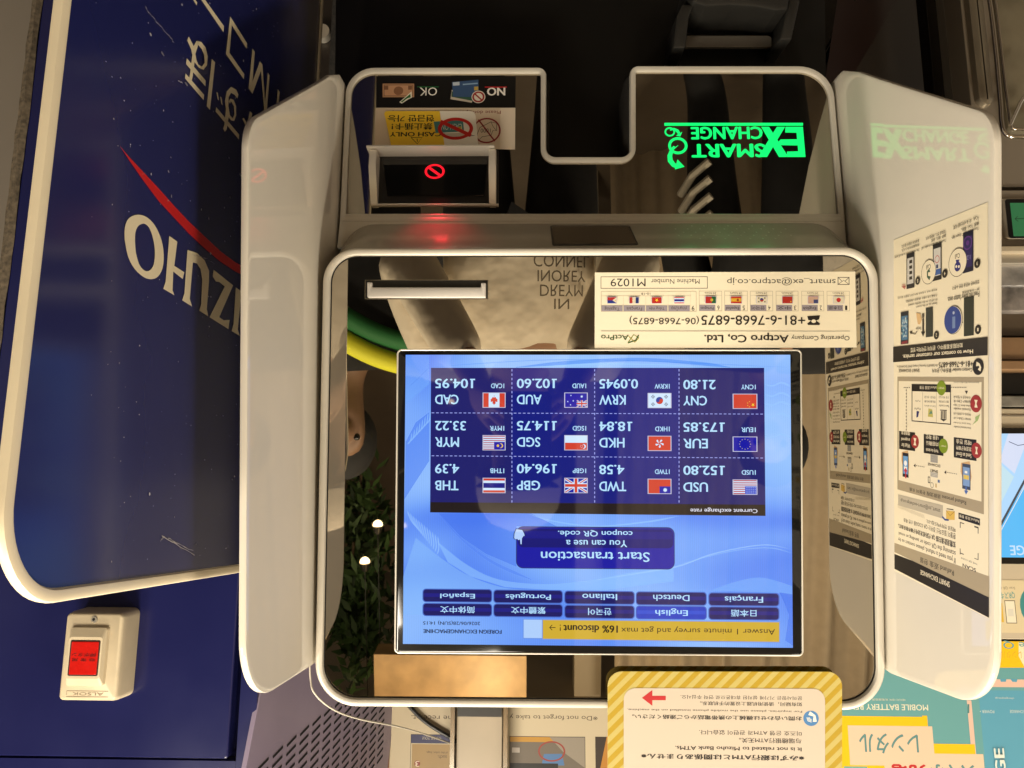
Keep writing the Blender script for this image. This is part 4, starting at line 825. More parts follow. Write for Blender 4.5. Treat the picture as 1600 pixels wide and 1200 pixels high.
# side shields
def shield(sgn, pts, radii, name_label):
    X0 = 0.2232 * sgn; FLR = 0.058; 
    pr = Plane(mpt(X0, 0, 0), mdir(0, 1, 0) if sgn < 0 else mdir(0, -1, 0), mdir(0, 0, 1))
    fl_ = Plane(mpt(X0, 0, 0), mdir(-sgn * FLR, 1, 0) if sgn < 0 else mdir(sgn * FLR, -1, 0), mdir(0, 0, 1))
    out = []
    for u, v in pts:
        a, b_ = fl_.px(u, v); y = a if sgn < 0 else -a
        if y > 0: a, b_ = pr.px(u, v); y = a if sgn < 0 else -a
        out.append((y, b_))
    zb_, zt_ = out[0][1], out[-1][1]
    poly_ = [(0.125, zb_)] + out + [(0.125, zt_)]
    rad = [0.001] + radii + [0.001]
    bm = bmesh.new(); TH = 0.0050
    LL = lambda ins, d: [Vector((d, p.x, p.y)) for p in rounded(poly_, rad, ins, 12)]
    loft(bm, [LL(0.0045, 0.0), LL(0.0014, 0.0), LL(0.0004, 0.0003), LL(0, 0.0011), LL(0, TH - 0.0011), LL(0.0004, TH - 0.0003), LL(0.0014, TH), LL(0.0045, TH)], True, True)
    for yy in (0.0, -0.012, -0.03): bmesh.ops.bisect_plane(bm, geom=bm.verts[:] + bm.edges[:] + bm.faces[:], plane_co=(0, yy, 0), plane_no=(0, 1, 0))
    for v in bm.verts:
        y = v.co.y; f_ = 0.0 if y > 0 else -y * FLR
        v.co = MACH @ Vector((X0 + sgn * (v.co.x + f_), y, v.co.z))
    fix(bm); o = link('side_shield', bm, M_WHITE, mc, name_label, True)
    return o, fl_
rs, PRW = shield(-1, [(1316, 110), (1341, 112), (1553, 180), (1553, 1114), (1392, 1053)], [0.012, 0.012, 0.030, 0.046, 0.01], 'white side shield with instruction sticker')
ls, PLW = shield(1, [(531, 116), (517, 117), (389, 191), (384, 1107), (493, 1036)], [0.012, 0.012, 0.030, 0.050, 0.01], 'plain white side shield')
# instruction sticker on the right-hand shield
PS3 = PRW; c = Canvas(PS3, 0.0003, step=0.0000015)
K3 = lambda x, y: (1380 + x / 4.0, 300 + y / 4.0); K4 = lambda x, y: (1380 + x / 4.0, 540 + y / 4.0); K5 = lambda x, y: (1360 + x / 3.75, 740 + y / 3.75)
PAP = (224, 212, 184); DK = (38, 33, 28); TP = (158, 144, 118); INK = (48, 42, 36)
c.poly([(1397, 375), (1544, 316), (1545.5, 966), (1398, 892)], PAP)
def stick_slope(v, K=((300, -0.46), (345, -0.41), (463, -0.21), (545, -0.10), (585, 0.0), (690, 0.12), (780, 0.255), (930, 0.475), (1000, 0.56))):
    for (v0, m0), (v1, m1) in zip(K, K[1:]):
        if v <= v1 or v1 == 1000: return m0 + (m1 - m0) * (v - v0) / (v1 - v0)
c.slope = stick_slope
_e = c.ell
def cell(cpx, rx, rz, col_, rin=None):      # round marks, seen aslant
    r_ = rz * 0.47; _e(cpx, r_, r_, col_, rin and (rin[1] * 0.47, rin[1] * 0.47))
c.ell = cell
def tx(K, s_, A, B, bold=0.0, col_=INK): c.text(s_, K(*A), K(*B), col_, bold)
def bx(K, A, B, col_, r=0.0): c.rect(K(*A), K(*B), col_, r)
bx(K5, (697, 845), (143, 470), DK); tx(K5, 'SMART EXCHANGE', (467, 668), (295, 563), 0.01, PAP)
bx(K5, (697, 725), (143, 405), TP); tx(K5, 'Refund 返金 환불', (492, 607), (293, 488), 0.01)
tx(K5, 'SCAN', (622, 580), (543, 525), 0.02); tx(K5, 'THE QR CODE', (630, 537), (533, 487))
for A, B in (((636, 507), (632, 466)), ((636, 507), (612, 494)), ((531, 318), (527, 283)), ((552, 296), (527, 283)), ((636, 352), (632, 314)), ((636, 322), (612, 306)), ((531, 474), (527, 438)), ((550, 476), (527, 462))): bx(K5, A, B, INK)
bx(K5, (645, 305), (519, 228), DK); tx(K5, 'Refund 返金 환불', (640, 292), (524, 238), 0.0, PAP)
tx(K5, 'If you need a refund, please contact us by', (502, 530), (165, 370), 0.008); tx(K5, 'scanning the QR code or sending an email.', (502, 487), (165, 335), 0.008)
tx(K5, '如需退款请扫描 QR 代码或发送电子邮件联系我们。', (502, 440), (165, 292), 0.03); tx(K5, '환불이 필요하신 경우는 QR CODE를 스캔 혹은', (502, 388), (197, 258), 0.01); tx(K5, '메일로 연락부탁드립니다.', (502, 345), (330, 266), 0.01)
for k in range(24): x = 318 - 6.6 * k; y = 268 - 2.7 * k; c.strip([K5(x, y - 5), K5(x - 3, y - 27)], 0.0003, TP)
bx(K5, (428, 264), (165, 122), (176, 166, 146), 0.002); tx(K5, 'smart_ex@smart-exchange.co.jp', (412, 235), (180, 142), 0.0)
c.poly([K5(447, 270), K5(497, 272), K5(497, 222), K5(447, 216)], (206, 170, 80)); c.strip([K5(447, 216), K5(470, 246), K5(497, 222)], 0.0004, (150, 110, 50)); c.strip([K5(462, 272), K5(440, 270), K5(424, 252)], 0.0012, (50, 70, 130)); c.strip([K5(450, 206), K5(490, 212)], 0.0005, INK)
bx(K4, (633, 1055), (92, 195), TP); bx(K4, (618, 975), (100, 222), PAP); tx(K4, 'Refund process 退款流程 환불처 흐름', (522, 1003), (167, 882), 0.01)
def lab(A, B, cx_, cy_, red, lines):
    bx(K4, A, B, DK); a = len(lines)
    for i, s_ in enumerate(lines):
        yA = A[1] - 14 - i * 40; x0 = A[0] - 32; yB = yA - (A[0] - B[0]) * 0.16 - 22
        tx(K4, s_, (x0, yA - 4), (B[0] + 14, yB), 0.01, PAP)
    cl_ = (150, 48, 44) if red else (120, 140, 30); c.ell(K4(cx_, cy_), 0.0125 * 0.62, 0.0105, cl_)
    if red: c.poly([K4(cx_ - 9, cy_ + 22), K4(cx_ + 9, cy_ + 25), K4(cx_ + 3, cy_ + 2), K4(cx_ + 9, cy_ - 20), K4(cx_ - 9, cy_ - 24), K4(cx_ - 3, cy_)], PAP)
    else: tx(K4, 'SMART', (cx_ + 17, cy_ + 8), (cx_ - 17, cy_ - 6), 0, PAP)
lab((587, 722), (445, 572), 587, 655, True, ['Send an Email', '发送电子邮件', '메일 전송']); lab((380, 690), (257, 552), 380, 627, False, ['Verify the details', '内容确认', '내용 확인']); lab((203, 660), (103, 533), 202, 600, True, ['Wait for', 'an approval', '等待批准', '승인'])
def phone(K, A, B, body, scr_, hand=False, keys=True):
    w = A[0] - B[0]; h = A[1] - B[1]
    if hand: c.poly([K(B[0] - w * 0.15, B[1] - 2), K(A[0] - w * 0.1, B[1] - 12), K(A[0] + w * 0.12, B[1] + h * 0.5), K(A[0] + 2, A[1] - h * 0.35), K(B[0] + w * 0.1, A[1] - h * 0.4), K(B[0] - w * 0.2, B[1] + h * 0.3)], (200, 160, 110))
    bx(K, A, B, body, 0.0022)
    if scr_: bx(K, (A[0] - w * 0.1, A[1] - h * 0.13), (B[0] + w * 0.1, B[1] + h * 0.13), scr_)
phone(K4, (550, 905), (498, 735), (60, 70, 92), (120, 150, 196), True); bx(K4, (540, 840), (506, 806), (206, 180, 90)); bx(K4, (530, 800), (514, 782), (224, 222, 214)); c.poly([K4(510, 905), K4(536, 908), K4(522, 932)], (70, 100, 170)); bx(K4, (527, 908), (518, 880), (70, 100, 170))
phone(K4, (162, 826), (125, 668), (36, 36, 44), (100, 150, 200), True); bx(K4, (152, 775), (134, 755), (226, 222, 210)); c.poly([K4(132, 785), K4(156, 788), K4(144, 762)], (190, 40, 50)); bx(K4, (148, 830), (141, 780), (190, 40, 50)); c.ell(K4(143, 735), 0.0032, 0.0042, (226, 226, 226))
tx(K4, 'SMART', (346, 796), (296, 770), 0.02); tx(K4, 'EXCHANGE', (360, 762), (283, 732), 0.02)
for (x0, x1, y0, y1, yb) in ((300, 345, 680, 735, 8), (300, 345, 790, 825, 6)):
    bx(K4, (x1, y1), (x0, y0), (150, 146, 138)); 
    for k in range(4): bx(K4, (x1 - 4, y0 + (y1 - y0) * (k + 0.75) / 4), (x0 + 4, y0 + (y1 - y0) * (k + 0.35) / 4), (196, 190, 176))
c.frame(K4(298, 860), K4(284, 818), 0.0005, INK); c.ell(K4(309, 872), 0.0028, 0.0040, INK, rin=(0.0022, 0.0034)); bx(K4, (358, 858), (345, 838), (90, 110, 150)); bx(K4, (338, 888), (331, 862), (180, 150, 90))
for (x, y, n_) in ((386, 792, 6), (194, 750, 5)):
    c.poly([K4(x, y), K4(x + 12, y - 12), K4(x + 12, y + 12)], INK)
    for k in range(n_): bx(K4, (x + 22 + 11.5 * k, y + 3 + 2 * k), (x + 16 + 11.5 * k, y - 2 + 2 * k), INK)
bx(K4, (428, 495), (182, 240), DK); bx(K4, (423, 488), (187, 285), PAP); tx(K4, 'Refund 返金 환불', (345, 276), (232, 252), 0.0, PAP); c.ell(K4(368, 265), 0.0076, 0.0108, (120, 140, 30)); tx(K4, 'SMART', (386, 272), (350, 258), 0, PAP)
for xa, xb_, ls_ in ((416, 352, ['Bank transfer', '银行转账', '은행 계좌 입금']), (332, 262, ['Cash on delivery', '现金快递', '현금 송금'])):
    for i, s_ in enumerate(ls_): tx(K4, s_, (xa, 386 - 27 * i), (xb_, 368 - 27 * i))
tx(K4, 'PayPal', (238, 402), (200, 384)); tx(K4, 'PayPal', (236, 352), (205, 338)); bx(K4, (338, 290), (336, 480), TP); bx(K4, (252, 290), (250, 480), TP)
for k in range(4): bx(K4, (400 - 9.5 * k, 458), (394 - 9.5 * k, 408), INK)
bx(K4, (403, 408), (360, 400), INK); c.poly([K4(360, 458), K4(403, 460), K4(382, 474)], INK); c.poly([K4(284, 444), K4(316, 448), K4(312, 400), K4(288, 392)], (180, 170, 90)); c.poly([K4(290, 430), K4(314, 424), K4(304, 404)], (90, 130, 110)); c.poly([K4(212, 450), K4(222, 446), K4(230, 412), K4(214, 408)], (40, 44, 100))
c.ell(K4(585, 363), 0.0088, 0.0117, (150, 48, 44)); c.poly([K4(575, 386), K4(596, 388), K4(588, 362), K4(596, 340), K4(575, 338), K4(581, 362)], PAP); c.poly([K4(560, 498), K4(582, 470), K4(580, 448), K4(612, 428), K4(596, 470), K4(572, 488)], (150, 170, 110))
for i, s_ in enumerate(['International transfer', 'Takes about 14-15 days', '海外账户 汇款需14-15天', '해외송금 14-15일정도소요']): tx(K4, s_, (553, 524 - 28 * i), (445, 506 - 28 * i - 4))
bx(K4, (553, 424), (445, 417), INK)
for i, s_ in enumerate(['Domestic transfer', 'Takes about 3-7 days', '国内账户 汇款3-7天', '국내송금 3-7일소요']): tx(K4, s_, (553, 410 - 25 * i), (445, 392 - 25 * i - 4))
tx(K4, 'Approximately 预计 예상 소요시간', (606, 237), (445, 224)); c.poly([K4(516, 284), K4(534, 284), K4(526, 304)], INK)
for k in range(9): bx(K4, (525 - 11 * k, 264), (519 - 11 * k, 259), INK)
for k in range(4): bx(K4, (172 - 11 * k, 265), (166 - 11 * k, 260), INK)
for k in range(13): bx(K4, (151, 285 + 20.5 * k), (147, 274 + 20.5 * k), INK)
tx(K3, 'Contact number 联系中心 문의처', (563, 1128), (312, 1104), 0.01); tx(K3, 'SMART EXCHANGE', (232, 1126), (102, 1108), 0.01); tx(K3, '+81-6-7668-6875', (567, 1092), (352, 1066), 0.015); tx(K3, '(06-7668-6875) Operating Company SMART EXCHANGE Inc.', (346, 1092), (88, 1082))
c.ell(K3(599, 1092), 0.0078, 0.0112, DK); c.strip([K3(588, 1075), K3(606, 1078), K3(613, 1095), K3(606, 1115)], [0.0030, 0.0016, 0.0016, 0.0030], PAP)
bx(K3, (658, 1020), (67, 968), DK); bx(K3, (657, 1020), (67, 968), DK); tx(K3, 'How to contact our customer service.', (568, 1009), (127, 1017), 0.02, PAP); tx(K3, '如何联系客服中心  문의처 연락하는 방법', (503, 972), (178, 975), 0.01, PAP)
def num(n_, x, y): c.ell(K3(x, y), 0.0042, 0.0062, DK); tx(K3, n_, (x + 4, y + 10), (x - 4, y - 10), 0.02, PAP)
phone(K3, (572, 895), (510, 662), (40, 44, 36), None); num('1', 598, 860); c.poly([K3(470, 770), K3(505, 815), K3(470, 840)], DK); c.ell(K3(444, 800), 0.0120, 0.0202, DK); c.ell(K3(444, 800), 0.0112, 0.0194, PAP); c.ell(K3(440, 800), 0.0086, 0.0192, (40, 62, 130)); bx(K3, (456, 850), (438, 780), (110, 130, 170), 0.0015); c.ell(K3(446, 755), 0.0018, 0.0022, (170, 180, 200))
for i, s_ in enumerate(['Press the power button once.', '按一次电源按钮', '전원버튼 버튼을 한번 누른다.']): tx(K3, s_, (607, 653 - 40 * i), ((408, 500, 435)[i], (648, 622, 590)[i]), 0.006)
phone(K3, (316, 903), (272, 725), (44, 48, 44), None); num('2', 338, 895); c.poly([K3(242, 872), K3(268, 872), K3(255, 905)], DK); bx(K3, (260, 880), (250, 790), DK)
for k in range(3): bx(K3, (262, 784 - 9 * k), (248, 779 - 9 * k), DK)
c.poly([K3(212, 755), K3(238, 760), K3(246, 800), K3(236, 828), K3(222, 826), K3(216, 790)], (206, 170, 120)); tx(K3, 'Swipe', (244, 862), (210, 842)); c.strip([K3(218, 870), K3(205, 888), K3(180, 882)], 0.0007, INK); c.poly([K3(170, 872), K3(190, 868), K3(178, 890)], INK)
phone(K3, (163, 948), (115, 752), (28, 32, 40), (70, 110, 140)); c.strip([K3(158, 935), K3(120, 945)], 0.002, (120, 40, 50)); rq = random.Random(9)
for k in range(34): x, y = rq.uniform(122, 156), rq.uniform(790, 910); bx(K3, (x + 2.5, y + 6), (x - 2.5, y - 6), rq.choice([(170, 190, 200), (40, 60, 90), (100, 150, 160), (200, 200, 190)]))
for i, s_ in enumerate(['Swipe up on the screen.', '(It will go to the standby screen)', '在屏幕上向上滑动  (将会进入待机画面)', '화면을 위로 스와이프 해서 (대기 화면이 됩니다)']): tx(K3, s_, (344, (702, 680, 652, 616)[i]), ((210, 163, 148, 97)[i], (724, 712, 688, 668)[i] - 14), 0.006)
phone(K3, (570, 492), (506, 258), (30, 28, 50), (46, 36, 84)); num('3', 595, 447); c.ell(K3(535, 318), 0.0055, 0.0095, (90, 50, 120), rin=(0.0042, 0.0078)); c.ell(K3(535, 318), 0.0022, 0.0034, (90, 50, 120)); tx(K3, '1:23', (552, 420), (522, 402), 0, (150, 140, 190))
c.poly([K3(500, 370), K3(514, 358), K3(512, 400)], DK); c.ell(K3(472, 440), 0.0118, 0.0200, DK); c.ell(K3(472, 440), 0.0110, 0.0192, PAP); tx(K3, 'Call', (486, 410), (456, 390), 0.01); c.ell(K3(472, 466), 0.0048, 0.0068, (44, 40, 110)); c.poly([K3(460, 424), K3(484, 422), K3(477, 445), K3(465, 445)], (44, 40, 110)); c.ell(K3(480, 466), 0.0012, 0.002, PAP); c.ell(K3(464, 466), 0.0012, 0.002, PAP)
phone(K3, (371, 545), (317, 330), (36, 34, 36), (196, 192, 184)); num('4', 392, 510); bx(K3, (366, 512), (322, 488), (60, 90, 150)); c.ell(K3(344, 420), 0.0056, 0.0056, (180, 60, 60), rin=(0.0047, 0.0046)); bx(K3, (350, 475), (338, 455), (40, 50, 90))
c.poly([K3(314, 440), K3(328, 428), K3(322, 470)], DK); c.ell(K3(290, 500), 0.0110, 0.0182, DK); c.ell(K3(290, 500), 0.0102, 0.0174, PAP); tx(K3, 'Call', (304, 478), (276, 458), 0.01); c.strip([K3(300, 540), K3(284, 528), K3(284, 500), K3(298, 488)], [0.003, 0.0016, 0.0016, 0.003], (50, 80, 60))
phone(K3, (201, 596), (152, 390), (36, 34, 36), (190, 186, 178)); num('5', 222, 555); 
for k in range(4): bx(K3, (188, 545 - 34 * k), (170, 530 - 34 * k), INK)
for r_ in (10, 18, 26): c.strip([K3(150 - r_ * 0.3, 582 + r_ * 0.9), K3(150 - r_, 590), K3(150 - r_ * 0.9, 575)], 0.0006, (170, 60, 60))
for x0, ys, ws, ls_ in ((604, (236, 208, 172), (434, 495, 443), ['Touch the "Call" shape sign.', '触摸「Call」图标。', '「Call」의 표시마크를 터치.']), (398, (312, 282, 256), (245, 305, 272), ['Touch the "Call" button to make a call.', '触摸「拨打」按钮。', '「전화를 건다」버튼을 터치.']), (232, (368, 338, 312), (76, 120, 120), ['The line will connect to our call center.', '将连接呼叫中心人员。', '콜센터와 연결이 됩니다.'])):
    for i, s_ in enumerate(ls_): tx(K3, s_, (x0, ys[i]), (ws[i], ys[i] + 0.38 * (x0 - ws[i]) * 0.9 - 18), 0.008)
c.done('instruction_sticker', rs, 'tall cream sticker of step by step pictures')

# ------------------------------------------------------------------ striped notice card hung before the top of the machine
PYC = mplane(-0.0062); q = pxs(PYC, (949.5, 1049), (1316, 1049.5), (1316, 1330), (949.5, 1330))
nc = root('notice_card', 'yellow striped notice card with rounded corners in front of the top edge of the machine', 'notice', PYC.pt(*PYC.px(1130, 1060)), MROT)
ys_, b, nt = principled('yellow_stripes'); b.inputs['Roughness'].default_value = 0.35
tc = nt.nodes.new('ShaderNodeTexCoord'); sx_ = nt.nodes.new('ShaderNodeSeparateXYZ'); nt.links.new(tc.outputs['Object'], sx_.inputs[0])
ad = nt.nodes.new('ShaderNodeMath'); ad.operation = 'SUBTRACT'; nt.links.new(sx_.outputs[0], ad.inputs[0]); nt.links.new(sx_.outputs[2], ad.inputs[1])
mu = nt.nodes.new('ShaderNodeMath'); mu.operation = 'MULTIPLY'; mu.inputs[1].default_value = 1 / 0.0108; nt.links.new(ad.outputs[0], mu.inputs[0])
fr = nt.nodes.new('ShaderNodeMath'); fr.operation = 'FRACT'; nt.links.new(mu.outputs[0], fr.inputs[0])
gt = nt.nodes.new('ShaderNodeMath'); gt.operation = 'GREATER_THAN'; gt.inputs[1].default_value = 0.5; nt.links.new(fr.outputs[0], gt.inputs[0])
mx = nt.nodes.new('ShaderNodeMix'); mx.data_type = 'RGBA'; nt.links.new(gt.outputs[0], mx.inputs[0]); mx.inputs[6].default_value = (0.40, 0.265, 0.018, 1); mx.inputs[7].default_value = (0.47, 0.385, 0.12, 1); nt.links.new(mx.outputs[2], b.inputs['Base Color'])
bm = slab(PYC, q, [0.011, 0.011, 0.011, 0.011], -0.0008, 0.0, 0.0002); link('card', bm, ys_, nc)
c = Canvas(PYC, 0.0002, step=0.0000025); q2 = pxs(PYC, (974.5, 1075), (1289, 1076), (1289, 1320), (974.5, 1320)); c.face([tuple(p) for p in rounded(q2, 0.009, 0, 6)], (192, 179, 162)); c.up()
KY = lambda x, y: (940 + x / 4.1026, 1030 + y / 4.1)
def ty(s_, u1, v1, u0, v0, bold=0.0, col_=(44, 36, 34)): c.text(s_, KY(u1, v1), KY(u0, v0), col_, bold + 0.006)
ty('문의사항은 기기에 설치된 휴대폰으로 연락 주십시오.', 1285, 262, 505, 228, 0.004); ty('如有疑问，请使用机器上设置的手机联系。', 1285, 302, 630, 268, 0.01); ty('For inquiries, please use the mobile phone installed on the machine.', 1285, 342, 163, 312, 0.004)
ty('お問い合わせは機械上の携帯電話からご連絡ください。', 1282, 394, 195, 352, 0.022, (40, 34, 32)); ty('미즈호 은행 ATM과 관련이 없습니다.', 1282, 490, 625, 452, 0.004); ty('与瑞穗银行ATM无关。', 1282, 540, 880, 502, 0.01); ty('It is not related to Mizuho Bank ATMs.', 1282, 590, 470, 554, 0.018); ty('※みずほ銀行ATMとは関係ありません※', 1300, 652, 252, 602, 0.03, (40, 34, 32))
c.ell(KY(1342, 378), 0.0059, 0.0058, (70, 120, 170)); c.strip([KY(1330, 345), KY(1364, 362), KY(1366, 400)], [0.0030, 0.0016, 0.0030], (224, 220, 206))
for r_ in (14, 22, 30): c.strip([KY(1345 - r_, 372), KY(1345 - r_ * 0.75, 372 + r_ * 0.75), KY(1345, 372 + r_)], 0.0005, (224, 220, 206))
c.poly([KY(258, 247), KY(325, 196), KY(325, 234), KY(411, 234), KY(411, 262), KY(325, 262), KY(325, 298)], (176, 40, 42))
c.done('printed_panel', nc)

# ------------------------------------------------------------------ black stand below the machine and its handset cradle
PST = mplane(0.125)
a0, a1 = PST.px(520, 60)[0], PST.px(1296, 60)[0]
st = root('machine_stand', 'black stand carrying the silver exchange machine', 'stand', (0, 0.3, 0))
bm = bmesh.new(); box(bm, (a1, 0.135, -1.4), (a0, 0.20, 0.18), M=MACH)
for v in bm.verts: v.co.z = max(v.co.z, 0.0)
link('column', bm, pm('stand_black', (0.006, 0.0055, 0.005), rough=0.4, spec=0.3, noise=0.15, nscale=15), st)
cr_ = root('handset_cradle', 'black curved handset cradle below the green lettering', 'cradle', mpt(-0.15, 0.10, -0.45), MROT)
PCR = mplane(0.09)
M_CRD = pm('cradle_black', (0.016, 0.015, 0.013), rough=0.45, noise=0.2, nscale=40)
for pts in ([(1051, 75), (1071, 75), (1077, 25), (1086, 6), (1066, 6), (1057, 25)], [(1218, 62), (1237, 62), (1251, -2), (1233, -2)]):
    bm = slab(PCR, pxs(PCR, *pts), 0.002, -0.045, 0.0, 0.002); link('arm', bm, M_CRD, cr_, None, True)
q = [(1072, -10), (1080, 8), (1100, 15), (1140, 13), (1180, 16), (1210, 22), (1228, 20), (1236, -30), (1072, -30)]
bm = slab(PCR, pxs(PCR, *q), 0.003, -0.050, 0.006, 0.003); link('front_band', bm, M_CRD, cr_, None, True)
PCP = mplane(0.118); q = pxs(PCP, (1068, 73.5), (1206.6, 73.5), (1206, 58), (1200, 55), (1071, 55)); bm = slab(PCP, q, 0.002, -0.004, 0.0, 0.001); link('back_plate', bm, pm('grey_plate', (0.13, 0.115, 0.095), rough=0.4), cr_, 'pale grey plate')

# ------------------------------------------------------------------ rental kiosk beyond the right-hand shield
PK = wplane(0.16)
kb = root('battery_rental_kiosk', 'battery rental kiosk with teal posters and small screens beyond the right shield', 'kiosk', (PK.px(1570, 600)[0] - 0.1, 0.3, 0))
def kz(u, v, h=0.0): return PK.shift(h).pt(*PK.shift(h).px(u, v))
def kslab(name, u0, v0, u1, v1, h0, h1, m, rad=0.001, bev=0.001, lab_=None, par=None):
    P = PK.shift(h1); q = [P.px(u0, v0), P.px(u1, v0), P.px(u1, v1), P.px(u0, v1)]
    u = [(p[0], p[1]) for p in q]
    # square the outline: upright in the place
    xs0 = (u[0][0] + u[3][0]) / 2; xs1 = (u[1][0] + u[2][0]) / 2
    u = [(xs0, u[0][1]), (xs1, u[0][1]), (xs1, u[2][1]), (xs0, u[2][1])]
    return link(name, slab(P, u, rad, h0 - h1, 0.0, bev), m, par or kb, lab_)
M_TAUPES = pm('kiosk_taupe', (0.30, 0.255, 0.20), rough=0.3, metal=0.3, noise=0.06, nscale=6)
M_BEIGE = pm('kiosk_beige', (0.50, 0.42, 0.30), rough=0.35, noise=0.05, nscale=9)
kslab('body', 1512, -60, 1760, 291, -0.03, 0.0, M_TAUPES)
kslab('body', 1512, 297, 1760, 384, -0.03, 0.004, M_TAUPES)
kslab('gap', 1500, 291.5, 1750, 296.5, -0.1, -0.02, M_BLACK)
lc = kslab('lcd_frame', 1568, 309, 1660, 374, -0.001, 0.0065, M_METAL, 0.004, 0.002); c = Canvas(PK.shift(0.007), 0.0); c.rect((1660, 372), (1570, 311), (14, 13, 12), 0.003); c.kind = 'lit'; c.rect((1650, 369), (1578, 317), (44, 104, 62)); c.strip([(1586, 342), (1610, 341)], 0.0006, (10, 20, 14)); c.strip([(1590, 338), (1586, 342), (1591, 346)], 0.0006, (10, 20, 14)); c.done('lcd', lc, 'small green display')
kslab('ledge', 1500, 384, 1760, 393, -0.1, 0.02, M_BEIGE); kslab('rail', 1500, 394, 1760, 412, -0.1, 0.012, M_METAL)
kslab('wrapped_pack', 1500, 414, 1760, 447, -0.1, 0.006, pm('crinkled_film', (0.46, 0.44, 0.42), rough=0.22, metal=0.5, noise=0.4, nscale=40, bump=1.0, bscale=90))
kslab('grey_pack', 1500, 448, 1760, 486, -0.1, 0.002, pm('speckled_grey', (0.16, 0.14, 0.125), rough=0.5, noise=0.6, nscale=60, bump=0.6, bscale=160))
kslab('wood_shelf', 1500, 487, 1760, 525, -0.1, -0.01, pm('brown_shelf', (0.085, 0.058, 0.034), rough=0.5, noise=0.15, nscale=20)); kslab('wood_shelf', 1500, 526.5, 1760, 562, -0.1, -0.004, pm('oak_shelf', (0.235, 0.135, 0.065), rough=0.45, noise=0.2, nscale=25)); kslab('wood_shelf', 1500, 563, 1760, 578, -0.1, 0.0, pm('oak_shelf', (0.2, 0.12, 0.06)))
kslab('black_recess', 1500, 579, 1760, 617, -0.1, -0.02, M_BLACK); kslab('grey_rail', 1500, 618, 1760, 636, -0.1, 0.0, pm('rail_grey', (0.16, 0.145, 0.12), rough=0.5, noise=0.3, nscale=80))
kslab('upper_body', 1500, 638, 1760, 1001, -0.1, 0.0, M_BEIGE); kslab('seam', 1500, 649, 1760, 651, -0.01, 0.0012, M_TAUPES)
ks = kslab('screen', 1530, 668.5, 1800, 883, -0.02, 0.003, M_BLACKG, 0.001, 0.0005, 'bright sky blue advertising screen')
c = Canvas(PK.shift(0.003), 0.0003, kind='lit'); c.rect((1790, 872.5), (1538, 677.5), (88, 186, 244)); c.poly([(1540, 677.5), (1640, 677.5), (1600, 760), (1560, 822), (1540, 850)], (176, 216, 250)); c.poly([(1562, 720), (1585, 740), (1600, 700), (1600, 677.5), (1575, 677.5)], (214, 222, 244)); c.poly([(1562, 724), (1584, 745), (1562, 790)], (196, 226, 236))
c.strip([(1558, 830), (1600, 752), (1640, 680)], 0.0022, (70, 76, 84)); c.strip([(1561, 834), (1604, 754), (1644, 682)], 0.0008, (226, 232, 236)); c.strip([(1576, 690), (1590, 696), (1604, 694)], 0.0007, (70, 80, 110)); c.text('CHARGE', (1654, 868), (1577, 852), (196, 226, 250), 0.02); c.done('picture', ks)
c = Canvas(PK, 0.0003); c.rect((1720, 990), (1530, 906), (206, 190, 154)); c.rect((1720, 984), (1590, 912), (60, 130, 130), 0.02); c.text('QRスキ', (1586, 936), (1562, 924), (70, 140, 140), 0.01); c.text('Scan QR &', (1586, 921), (1562, 916), (120, 110, 96)); c.frame((1589, 974), (1569, 938), 0.001, (30, 28, 26)); c.rect((1588, 973), (1570, 939), (224, 214, 190)); c.rect((1584, 963), (1574, 951), (206, 200, 184)); c.rect((1568.5, 972), (1558, 942), (206, 170, 60)); c.done('scan_sign', kb)
# posters
P = PK; q = [P.px(1270, 1100)[0], P.px(1760, 1100)[0], P.px(1400, 1001.5)[1], P.px(1400, 1225)[1]]
link('poster_board', slab(P, [(q[0], q[2]), (q[1], q[2]), (q[1], q[3]), (q[0], q[3])], 0.001, -0.16, 0.0004, 0.0003), M_BEIGE, kb)
c = Canvas(PK, 0.0006); YE = (232, 180, 10); TE = (96, 150, 152); TE2 = (84, 148, 172); PKC = (212, 176, 158)
c.rect((1800, 1215), (1240, 1000), TE); c.rect((1800, 1215), (1528, 1078), TE2); c.poly([(1800, 1002), (1500, 1002), (1500, 1043), (1800, 1043)], YE); c.poly([(1800, 1040), (1591, 1003), (1591, 1025), (1600, 1042)], (228, 214, 176)); c.text('le Q', (1606, 1014), (1566, 1000.5), TE, 0.01); c.text('レンタル', (1596, 1029), (1562, 1017), (200, 160, 40))
c.rect((1560, 1024), (1510, 1016), TE); c.rect((1800, 1076), (1548, 1061), PKC); c.rect((1528, 1215), (1510, 1094), PKC); c.poly([(1562, 1060.5), (1572, 1061), (1571, 1065), (1563, 1065)], TE2); c.poly([(1578, 1060.5), (1589, 1061), (1588, 1065.5), (1581, 1065)], TE2); c.poly([(1511, 1100), (1514, 1100), (1514, 1114), (1511, 1114)], (70, 120, 120))
c.text('MOBILE BATTERY RENTAL', (1450, 1110), (1304, 1099), (214, 208, 184), 0.01); c.text('배터리 대여 充電器租賃', (1414, 1095), (1362, 1091), (200, 196, 176))
c.rect((1448, 1215), (1290, 1118), YE); c.rect((1448, 1215), (1448, 1118), YE); c.rect((1527, 1215), (1440, 1161.5), YE); c.rect((1461, 1197), (1324, 1133), (214, 186, 160)); c.rect((1539, 1215), (1380, 1176), (214, 186, 160)); c.rect((1380, 1215), (1300, 1197), YE); c.rect((1356, 1215), (1318, 1197), TE); c.text('レンタル', (1436, 1178), (1341, 1145), (86, 130, 130), 0.02)
c.text('スマホ', (1524, 1224), (1452, 1193), (86, 130, 130), 0.025); c.text('充電', (1448, 1224), (1392, 1193), (180, 36, 40), 0.04)
